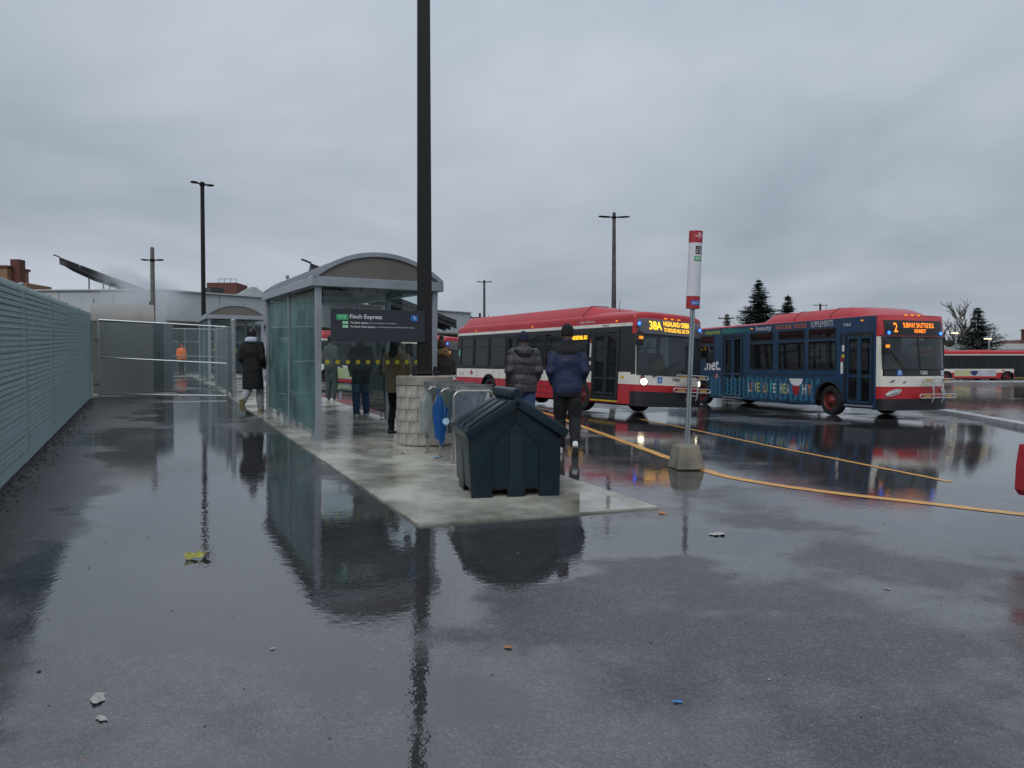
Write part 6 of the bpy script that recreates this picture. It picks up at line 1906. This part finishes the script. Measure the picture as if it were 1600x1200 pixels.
st2 = wing("station_building", "long pale station building stretching behind both shelters to the red bus", (-28.2, 60.6), (-4.8, 86.0), zb_st, 5.35, 7.75, 9.0)
# pipes and small gear on its wall and roof
mb = MB(); mb.tube([(6.5, -0.12, 4.6), (6.5, -0.12, 6.0)], 0.06, 6); mb.tube([(6.5, -0.12, 4.6), (7.6, -0.12, 4.6)], 0.06, 6); mb.build("wall_pipe", M_DSTEEL, st2)
mb = MB(); mb.tube([(11.5, -0.14, 4.3), (11.5, -0.14, 6.7)], 0.07, 6); mb.build("yellow_conduit", mat("pale_yellow", (0.55, 0.48, 0.18), 0.6), st2)
mb = MB(); mb.cyl((12.0, 2.0, 6.6), (12.0, 2.0, 9.0), 0.06, seg=6); mb.sphere((12.0, 2.0, 9.1), 0.2, 8, 6); mb.build("roof_mast", M_GALV, st2)
for x0, w, h in ((9.0, 8.0, 0.35), (4.6, 1.2, 0.7)):
    mb = MB(); mb.box((x0 + w / 2, 3.0, 6.85 + h / 2), (w, 1.5, h)); mb.build("roof_plant", M_DSTEEL, st2)
mb = MB(); mb.prism([(5.6, 6.75), (10.8, 6.75), (9.4, 7.1), (8.4, 7.75), (7.9, 7.75), (6.8, 7.1)], 1.2, 1.5); mb.build("curved_gable", M_STW, st2)
pt = empty("brick_penthouse", (-30.2, 74.0, zb_st)); tag(pt, "red-brown brick roof penthouse behind the slim black lamp post", "building")
mb = MB(); mb.box((1.1, 1.5, 4.45), (3.0, 3.0, 8.9)); mb.build("wall", M_BRICK, pt)
mb = MB(); mb.box((2.9, 1.5, 3.75), (0.9, 2.6, 7.5)); mb.build("side_block", M_BRICK, pt)
mb = MB(); mb.box((-0.25, 0.2, 3.9), (0.45, 0.6, 7.6)); mb.build("chimney", M_BRICK, pt)
mb = MB()
for x in (0.4, 1.0, 1.6, 2.2): mb.tube([(x, 1, 8.9), (x, 1, 9.4)], 0.03, 4)
mb.tube([(0.4, 1, 9.4), (2.2, 1, 9.4)], 0.03, 4); mb.build("roof_railing", M_GALV, pt)
# tan building at the far left
tb = empty("tan_brick_building", (-83.0, 112.0, 1.0)); tag(tb, "tan and red brick building rising above the fence at the far left", "building")
mb = MB(); mb.box((4.6, 3, 6.6), (9.6, 6, 13.2)); mb.build("wall", M_TANB, tb)
mb = MB(); mb.box((2.5, 3, 14.4), (7.2, 5, 2.4)); mb.build("upper_block", M_TANB, tb)
mb = MB(); mb.box((2.5, 3, 15.75), (7.6, 5.4, 0.35)); mb.build("cornice", M_BRICK, tb)
mb = MB(); mb.box((6.6, 2.2, 14.9), (1.4, 1.4, 4.2)); mb.build("chimney", M_BRICK, tb)
mb = MB(); mb.box((12.4, 3.5, 5.2), (6.0, 5, 10.4)); mb.build("side_wing", M_TANB, tb)
mb = MB(); mb.prism([(9.0, 10.3), (21.0, 8.4), (21.0, 8.2), (9.0, 8.2)], 0.5, 8); mb.build("red_roof", M_BRICK, tb)
for k in range(3):
    mb = MB(); mb.box((1.6 + k * 2.3, -0.03, 10.2), (1.0, 0.1, 1.6)); mb.build("window", G_ST, tb)
mb = MB(); mb.tube([(0.2, 2, 15.9), (0.5, 2, 18.6)], 0.12, 5); mb.tube([(1.1, 2, 15.9), (0.6, 2, 18.2)], 0.12, 5); mb.box((0.45, 2, 18.1), (0.7, 0.3, 0.6)); mb.build("roof_antenna", M_DSTEEL, tb)

# slanted roof canopies on steel legs
def canopy(label, loc, rz, s, legs=True):
    e = empty("slanted_roof_canopy", loc, rz); tag(e, label, "roof canopy")
    e.scale = (s, s, s)
    L = 7.0; drop = 2.55
    th = math.atan2(drop, L)
    for k in range(5):
        x0 = k * L / 5; x1 = (k + 1) * L / 5 - 0.03
        z0 = drop * (1 - x0 / L); z1 = drop * (1 - x1 / L)
        mb = MB(); mb.prism([(x0, z0), (x1, z1), (x1, z1 - 0.22), (x0, z0 - 0.22)], -1.5, 1.5); mb.build("roof_panel", M_ROOFD, e)
    for y in (-1.4, 0.0, 1.2):
        mb = MB(); mb.prism([(0.35, drop * 0.95 - 0.24), (L, -0.24), (L, -0.4), (2.4, drop * 0.60 - 0.40), (0.9, drop * 0.85 - 0.34)], y, y + 0.15); mb.build("rafter", M_DSTEEL, e)
    mb = MB(); mb.tube([(-0.4, -1.4, drop + 0.17), (0.05, -1.4, drop)], 0.05, 5); mb.build("eave_tip", M_DSTEEL, e)
    if legs:
        for x in (2.0, 3.0, 3.45, 3.95, 4.8):
            mb = MB(); mb.tube([(x, -1.2, -0.6), (x, -1.2, drop * (1 - x / L) - 0.3)], 0.055, 6); mb.build("leg", M_DSTEEL, e)
        mb = MB(); mb.tube([(2.3, -1.2, -0.4), (5.2, -1.2, 0.35)], 0.04, 5); mb.build("brace", M_DSTEEL, e)
        mb = MB(); mb.box((3.9, -1.6, -0.15), (0.6, 0.5, 0.5)); mb.build("junction_box", M_DSTEEL, e)
    return e
canopy("dark slanted roof canopy on steel legs above the pale wall at left", (-38.9, 63.5, 8.0), R(31), 1.08)
canopy("dark slanted roof canopy edge showing behind the near shelter's roof", (-19.2, 70.0, 6.0), R(17), 1.95, False)

# ================================================================== STEAM
def steam(name, label, loc, size, dens, rot=0.0, seed=0.0):
    mb = MB(); mb.sphere((0, 0, 0), (1, 1, 1), 20, 12)
    m = bpy.data.materials.new(name + "_vapour"); m.use_nodes = True
    n = m.node_tree.nodes; l = m.node_tree.links; n.clear()
    out = n.new('ShaderNodeOutputMaterial'); pv = n.new('ShaderNodeVolumePrincipled')
    pv.inputs['Color'].default_value = (0.85, 0.88, 0.9, 1); pv.inputs['Anisotropy'].default_value = 0.2
    tc = n.new('ShaderNodeTexCoord'); no = n.new('ShaderNodeTexNoise'); no.inputs['Scale'].default_value = 1.7; no.inputs['Detail'].default_value = 4
    mp = n.new('ShaderNodeMapping'); mp.inputs['Location'].default_value = (seed, 0, seed)
    l.new(tc.outputs['Object'], mp.inputs[0]); l.new(mp.outputs[0], no.inputs['Vector'])
    ln = n.new('ShaderNodeVectorMath'); ln.operation = 'LENGTH'; l.new(tc.outputs['Object'], ln.inputs[0])
    fall = n.new('ShaderNodeMapRange'); fall.interpolation_type = 'SMOOTHSTEP'
    for k, q in zip(('From Min', 'From Max', 'To Min', 'To Max'), (0.1, 1.0, 1.0, 0.0)): fall.inputs[k].default_value = q
    l.new(ln.outputs['Value'], fall.inputs['Value'])
    r_ = n.new('ShaderNodeMapRange'); r_.inputs['From Min'].default_value = 0.38; r_.inputs['From Max'].default_value = 0.65
    r_.inputs['To Max'].default_value = dens
    l.new(no.outputs['Fac'], r_.inputs['Value'])
    mu = n.new('ShaderNodeMath'); mu.operation = 'MULTIPLY'; l.new(fall.outputs[0], mu.inputs[0]); l.new(r_.outputs[0], mu.inputs[1])
    l.new(mu.outputs[0], pv.inputs['Density']); l.new(pv.outputs[0], out.inputs['Volume'])
    o = mb.build(name, m); o.location = loc; o.scale = size; o.rotation_euler = (0, rot, 0)
    tag(o, label, "steam", kind="stuff")
steam("steam", "pale steam drifting off the station roof beside the grey pole", (-29.2, 57.0, 7.3), (3.8, 2.2, 2.2), 1.7, R(25), 1.0)
steam("steam", "thin steam hanging before the station wall by the slim lamp post", (-26.6, 55.5, 6.6), (3.4, 1.6, 2.4), 1.1, 0, 4.0)

# ================================================================== TREES
M_NEED = mat("spruce_needles", (0.016, 0.034, 0.026), 0.8, var=0.5, vscale=1.2)
M_NEED2 = mat("sparse_spruce_needles", (0.030, 0.042, 0.034), 0.8, var=0.5, vscale=1.2)
M_BARK = mat("grey_bark", (0.07, 0.058, 0.05), 0.9)
def conifer(label, X, Y, h, spread, seed, dense=1.0, m=M_NEED, droop=0.25):
    rnd = random.Random(seed)
    e = empty("conifer_tree", at(X, Y, -0.1)); tag(e, label, "tree", "evergreens beyond the bus lanes")
    mb = MB(); mb.tube([(0, 0, 0), (0.05, 0, h * 0.5), (0, 0, h)], [0.035 * h, 0.02 * h, 0.004 * h], 7); mb.build("trunk", M_BARK, e, True)
    mb = MB()
    z = h * 0.08
    while z < h * 0.985:
        f = z / h
        nb_ = int((11 + 12 * (1 - f)) * dense)
        for b in range(nb_):
            az = rnd.random() * 6.283
            ln = spread * (1 - f) ** 0.85 * rnd.uniform(0.45, 1.15) * (0.82 + 0.3 * math.sin(az * 2 + z * 1.7 + seed)) + 0.12
            dr = droop * rnd.uniform(0.4, 1.3)
            ca, sa = math.cos(az), math.sin(az)
            nseg = max(3, int(ln / 0.28))
            for k in range(nseg):
                t = (k + rnd.random()) / nseg
                if t < 0.12: continue
                r = ln * t; zz = z - dr * r + 0.18 * r * t
                for q in range(3):
                    s = (0.50 * (1 - 0.45 * t) + 0.16) * rnd.uniform(0.7, 1.3) * (h / 12) ** 0.5 * (0.62 + 0.5 * (1 - f) ** 0.5)
                    sd = rnd.uniform(-1, 1); px_ = ca * r - sa * sd * s * 0.7; py_ = sa * r + ca * sd * s * 0.7
                    d = Vector((ca + rnd.uniform(-.7, .7), sa + rnd.uniform(-.7, .7), rnd.uniform(-.55, .25))).normalized() * s
                    w = Vector((-sa, ca, rnd.uniform(-.6, .6))).normalized() * s * 0.26
                    c = Vector((px_, py_, zz + rnd.uniform(-.08, .08)))
                    mb.add([c - d * 0.5 - w * .6, c - d * 0.5 + w * .6, c + d * 0.5 + w * .25, c + d * 0.62, c + d * 0.5 - w * .25], [(0, 1, 2, 3, 4)])
        z += h * 0.020 / dense * rnd.uniform(0.3, 1.7)
    mb.build("crown", m, e)
    return e
conifer("tall dense dark spruce above the rear of the blue bus", 36.8, 110.0, 14.6, 7.4, 11, 1.3)
conifer("shorter pointed spruce right of the tall dense one", 43.0, 115.0, 12.9, 6.4, 12, 1.2)
conifer("broad sparse spruce with drooping layered boughs at right", 53.7, 85.0, 8.4, 5.4, 13, 0.9, M_NEED2, 0.12)
conifer("tiny distant spruce left of the tall dense one", 31.5, 108.0, 9.4, 3.0, 14, 0.8)
conifer("tiny spruce tip above the front of the blue bus", 62.0, 120.0, 10.2, 3.0, 15, 0.8)
conifer("small dark spruce beside the broad sparse one", 60.5, 95.0, 6.2, 2.2, 16, 0.9)

def bare_tree(label, X, Y, h, seed, m=M_BARK, thin=1.0):
    rnd = random.Random(seed)
    e = empty("bare_tree", at(X, Y, -0.1)); tag(e, label, "tree", "bare winter trees")
    mb = MB(); tw_ = MB()
    def grow(p, d, ln, r, lev):
        n = 3; pts = [p]; q = p.copy(); dd = d.copy()
        for k in range(n):
            dd = (dd + Vector((rnd.uniform(-.18, .18), rnd.uniform(-.18, .18), rnd.uniform(-.02, .14)))).normalized(); q = q + dd * ln / n; pts.append(q.copy())
        (mb if lev < 2 else tw_).tube(pts, [r * (1 - 0.45 * k / n) for k in range(n + 1)], 5 if lev < 2 else 3, caps=False)
        if lev >= 5: return
        for b in range(rnd.choice((2, 3, 3)) + (1 if lev < 2 else 0)):
            a = pts[rnd.randint(1, n)]
            nd = (dd + Vector((rnd.uniform(-1, 1), rnd.uniform(-1, 1), rnd.uniform(-.1, .6))) * 0.85).normalized()
            grow(a, nd, ln * rnd.uniform(0.55, 0.8), r * 0.66, lev + 1)
    grow(Vector((0, 0, 0)), Vector((0, 0, 1)), h * 0.36, 0.022 * h * thin, 0)
    mb.build("trunk", m, e, True); tw_.build("crown", m, e)
    return e
bare_tree("low bare tree behind the street light right of the blue bus", 58.4, 97.0, 8.2, 21)
bare_tree("second bare grey tree crowding the broad sparse spruce", 61.8, 99.0, 7.6, 22)
bare_tree("tall bare grey tree just clear of the blue bus's front", 57.2, 95.0, 10.5, 31, thin=1.2)
bare_tree("spreading bare tree between the blue bus and the broad sparse spruce", 60.2, 99.5, 10.5, 37, thin=1.2)
bare_tree("faint bare tree left of the tall dense spruce", 38.5, 130.0, 10.0, 23)
bare_tree("small bare tree peeking over the rear of the red bus", -3.6, 95.0, 7.4, 24)
bare_tree("tiny bare tree top above the front of the red bus", 15.5, 90.0, 9.6, 25)
# scrub along the far edge
mb = MB(); rnd = random.Random(5)
for i in range(2600):
    x = rnd.uniform(66, 150); y = 135 + rnd.uniform(-4, 4); hh = (3.2 + 1.8 * mnoise.noise(Vector((x * 0.12, 0, 0)))) * rnd.random() ** 0.4
    a = rnd.uniform(-.5, .5); ln = rnd.uniform(0.5, 1.3)
    mb.add([(x, y, hh), (x + 0.05, y, hh), (x + a + 0.02, y + a, hh + ln)], [(0, 1, 2)])
    mb.add([(x - .04, y, 0), (x + 0.04, y, 0), (x + a * .3, y, hh)], [(0, 1, 2)])
tag(mb.build("far_bare_wood", M_BARK), "far-off band of bare winter scrub at the right horizon", "trees", kind="stuff")

# ================================================================== FAR RIGHT: HOUSES, LOW BUILDING, UTILITY POLES, STREET LIGHTS
M_HROOF = mat("house_roof_slate", (0.055, 0.06, 0.07), 0.8)
M_HWALL = mat("house_wall_pale", (0.50, 0.52, 0.50), 0.7, var=0.08)
M_GREENW = mat("pale_green_fascia", (0.36, 0.45, 0.40), 0.6)
lb = empty("low_station_building", (46.0, 92.0, 0.0)); tag(lb, "low white flat-roofed building behind the distant bus at right", "building")
mb = MB(); mb.box((22, 4, 1.9), (44, 8, 3.8)); mb.build("wall", G_ST, lb)
mb = MB(); mb.box((28, 3.7, 4.0), (36, 9, 0.75)); mb.build("roof_fascia", M_HWALL, lb)
mb = MB(); mb.box((5, 3.7, 3.6), (10, 9, 0.7)); mb.build("green_fascia", M_GREENW, lb)
for k in range(11):
    mb = MB(); mb.box((2 + k * 4, -0.1, 1.7), (0.3, 0.3, 3.4)); mb.build("column", M_HWALL, lb)
def house(label, X, Y, w, h, rh_, wallm, roofm, chim):
    e = empty("house", at(X, Y)); tag(e, label, "house")
    mb = MB(); mb.box((0, 3, h / 2), (w, 6, h)); mb.build("wall", wallm, e)
    mb = MB(); mb.prism([(-w / 2 - 0.4, h), (w / 2 + 0.4, h), (w * 0.18, h + rh_), (-w * 0.18, h + rh_)], -0.4, 6.4)
    r_ = mb.build("roof", roofm, e)
    if chim:
        mb = MB(); mb.box((chim, 3, h + rh_ * 0.7), (1.1, 1.0, rh_ * 2.4)); mb.box((chim, 3, h + rh_ * 1.95), (1.3, 1.2, 0.25)); mb.build("chimney", M_BRICK, r_)
    for x in (-w * 0.25, w * 0.25):
        mb = MB(); mb.box((x, -0.03, h * 0.6), (1.3, 0.08, 1.2)); mb.build("window", G_ST, e)
    return e
house("grey-roofed house with brick chimney right of the blue bus", 63.0, 106.0, 9, 3.6, 1.7, M_HWALL, M_HROOF, -1.2)
house("brick house at the right horizon's edge", 88.5, 126.0, 7, 4.2, 1.9, M_BRICK, M_BRICK, 1.5)
tw2 = empty("glass_tower", (107.9, 150.0, 0)); tag(tw2, "tall blue-grey tower cut by the right edge", "tower")
mb = MB(); mb.box((2.2, 2, 6.1), (5.2, 4, 12.2)); mb.build("wall", mat("tower_blue_grey", (0.22, 0.27, 0.32), 0.4), tw2)
for k in range(5):
    mb = MB(); mb.box((2.2, -0.05, 2 + k * 2.1), (4.6, 0.1, 1.1)); mb.build("window", G_ST, tw2)
def street_light(label, X, Y, h):
    e = empty("street_light", at(X, Y)); tag(e, label, "street light")
    mb = MB(); mb.cyl((0, 0, 0), (0, 0, h), 0.12, 0.08, 8); mb.build("pole", M_GALV, e, True)
    mb = MB(); mb.bbox((-0.15, 0, h + 0.05), (0.85, 0.35, 0.14), 0.04); mb.build("housing", M_GALV, e)
    mb = MB(); mb.bbox((-0.15, -0.02, h - 0.06), (0.7, 0.3, 0.08), 0.03); mb.build("lamp_lens", mat("street_lamp_lit", (0.9, 0.85, 0.6), 0.3, emit=(1.0, 0.85, 0.45), estr=2.5, var=0), e)
    mb = MB(); mb.tube([(0, 0, h - 0.4), (0.35, 0, h - 0.05)], 0.04, 6); mb.build("arm", M_GALV, e)
street_light("lit street light in front of the brick chimney", 50.6, 84.0, 5.4)
street_light("lit street light in front of the broad sparse spruce", 53.4, 82.5, 4.7)
def utility_pole(label, X, Y, h):
    e = empty("utility_pole", at(X, Y)); tag(e, label, "utility pole")
    mb = MB(); mb.cyl((0, 0, 0), (0, 0, h), 0.16, 0.12, 8); mb.build("pole", M_BARK, e, True)
    mb = MB(); mb.box((0, 0, h - 0.5), (2.2, 0.14, 0.14)); mb.build("cross_arm", M_BARK, e)
    for x in (-0.9, 0.9): 
        mb = MB(); mb.cyl((x, 0, h - 0.43), (x, 0, h - 0.2), 0.05, seg=6); mb.build("insulator", M_GALV, e)
    mb = MB(); mb.cyl((0.35, -0.1, h - 1.9), (0.35, -0.1, h - 1.1), 0.2, seg=8); mb.build("transformer", M_DSTEEL, e)
utility_pole("wooden utility pole with cross-arm between the two near buses", 29.6, 102.0, 8.7)
utility_pole("wooden utility pole beside the small far lamp post", -3.4, 78.0, 7.2)
mb = MB()
for dz in (0.0, -0.7):
    mb.tube([(29.6 + 9.0 * q / 16, 102.0 + 16 * q / 16, 8.3 + dz - 0.6 * q / 16 - 0.5 * math.sin(math.pi * q / 16)) for q in range(17)], 0.035, 4)
ow = mb.build("overhead_wires", M_DSTEEL); tag(ow, "thin overhead wires running right from the utility pole behind the spruces", "wires")
pl = empty("roadside_sign", (64.2, 91.0, 0)); tag(pl, "grey rounded sign panel on a post beside the broad sparse spruce", "sign")
mb = MB(); mb.cyl((0, 0, 0), (0, 0, 6.0), 0.1, seg=8); mb.build("post", M_DSTEEL, pl)
mb = MB(); mb.prism([(-0.45, 4.6), (0.2, 4.6), (0.5, 5.2), (0.5, 6.8), (-0.45, 6.8)], -0.15, 0.15); mb.build("panel", mat("sign_slate", (0.10, 0.12, 0.15), 0.5), pl)

# ================================================================== LITTER
def scrap(name, label, cat, X, Y, s, m, seed, lift=0.004, curl=0.25, on=0.0):
    rnd = random.Random(seed); mb = MB(); n = 18; vs = []; ph = rnd.random() * 6
    for k in range(n):
        t = 2 * math.pi * k / n; r = s * (0.85 + 0.22 * math.sin(2 * t + ph) + 0.1 * math.sin(5 * t + 2 * ph) + rnd.uniform(-.06, .06))
        vs.append((r * math.cos(t), r * 0.75 * math.sin(t), s * curl * rnd.random()))
    vs2 = [(x * 0.5, y * 0.5, z * 0.3 + s * curl * 0.7 * rnd.random()) for x, y, z in vs]; vs3 = [(0, 0, s * curl * rnd.random())]
    fs = [(k, (k + 1) % n, n + (k + 1) % n, n + k) for k in range(n)] + [(n + k, n + (k + 1) % n, 2 * n) for k in range(n)]
    mb.add(vs + vs2 + vs3, fs)
    o = mb.build(name, m, None, True); o.location = at(X, Y, lift + on); o.rotation_euler = (0, 0, rnd.random() * 6)
    tag(o, label, cat)
    return o
M_PAPER = mat("wet_paper", (0.40, 0.39, 0.36), 0.6, var=0.25, vscale=30)
M_LEAFY = mat("yellow_leaf", (0.42, 0.40, 0.06), 0.55, var=0.3, vscale=30)
M_LEAFO = mat("orange_leaf", (0.42, 0.16, 0.05), 0.55, var=0.3, vscale=30)
M_MASK = mat("blue_mask", (0.22, 0.45, 0.65), 0.7, var=0.1)
scrap("leaf", "yellow leaf curled on the wet walkway near the pole's reflection", "leaf", -2.28, 5.3, 0.085, M_LEAFY, 1, curl=0.55)
scrap("leaf", "small orange leaf on the asphalt in the lower centre", "leaf", -0.02, 3.81, 0.026, M_LEAFO, 2)
scrap("paper_scrap", "white crumpled paper on the asphalt at lower left", "litter", -1.82, 3.2, 0.055, M_PAPER, 3, curl=0.12)
scrap("paper_scrap", "faint pale paper flake just below the crumpled paper at lower left", "litter", -1.71, 3.03, 0.032, M_PAPER, 4, curl=0.08)
scrap("paper_scrap", "flat white paper floating in the puddle right of the stop post's reflection", "litter", 1.74, 6.2, 0.085, M_PAPER, 5, curl=0.1)
scrap("face_mask", "pale blue face mask on the concrete by the bag stands", "litter", -1.02, 10.0, 0.07, M_MASK, 6, on=PADZ + 0.001)
scrap("tissue", "white crumpled tissue on the concrete before the round base", "litter", -1.55, 10.3, 0.06, M_PAPER, 7, curl=0.6, on=PADZ + 0.001)
scrap("plastic_scrap", "bright blue scrap on the asphalt at lower right of centre", "litter", 0.74, 3.25, 0.022, mat("blue_scrap", (0.03, 0.22, 0.55), 0.4, var=0), 8)
scrap("paper_scrap", "tiny white scrap on the open asphalt at right", "litter", 2.49, 4.85, 0.022, M_PAPER, 9)
scrap("paper_scrap", "tiny white scrap on the asphalt at lower left of centre", "litter", -1.23, 3.75, 0.016, M_PAPER, 10)
scrap("paper_disc", "white lid lying on the wet walkway before the gate", "litter", -8.96, 20.0, 0.09, M_PAPER, 11, curl=0.4)
scrap("leaf", "brown leaf lying at the tip of the concrete platform", "leaf", 1.42, 6.95, 0.05, M_LEAFO, 12)
mb = MB(); rnd = random.Random(31)
for i in range(260):
    y = 2.2 + 12 * rnd.random() ** 1.6; x = rnd.uniform(-0.75, 0.72) * y
    if tw and (FL[1] < VX * x + VY * y < 4.5 and UX * x + UY * y > 5.9): continue
    r = 0.0016 + 0.006 * rnd.random() ** 3; z = gz(x, y)
    mb.add([(x - r, y - r * .6, z), (x + r, y - r * .5, z), (x + r * .4, y + r, z), (x, y, z + r * 0.9)], [(0, 1, 3), (1, 2, 3), (2, 0, 3)])
MS = [M_STONE, M_PAPER, M_LEAFO, mat("brown_leaf_bit", (0.10, 0.06, 0.03), 0.7)]
for k in range(150):          # butts, leaf bits and paper flecks washed against the edges
    if k % 3 == 0: t_ = rnd.uniform(6.2, 22); w_ = FL[1] + rnd.uniform(-0.12, 0.25)
    elif k % 3 == 1: t_ = rnd.uniform(6.3, 11); w_ = rnd.uniform(FL[1], 4.4)
    else: t_ = rnd.uniform(1.5, 9); w_ = rnd.uniform(-1.1, 5.5)
    x, y = tw(t_, w_); r = rnd.uniform(0.005, 0.014); a = rnd.random() * 6.28; c_, s_ = math.cos(a), math.sin(a)
    z = gz(x, y) + PADZ + 0.002 if (w_ > FL[1] and t_ > 6.2) else gz(x, y) + 0.002
    el = rnd.uniform(0.3, 0.9)
    mb.add([(x + r * c_, y + r * s_, z), (x - r * el * s_, y + r * el * c_, z + 0.002), (x - r * c_, y - r * s_, z), (x + r * el * s_, y - r * el * c_, z + 0.004)], [(0, 1, 2, 3)], rnd.choice((0, 1, 2, 3, 3)))
tag(mb.build("loose_grit", MS), "loose dark grit scattered over the wet asphalt", "grit", kind="stuff")
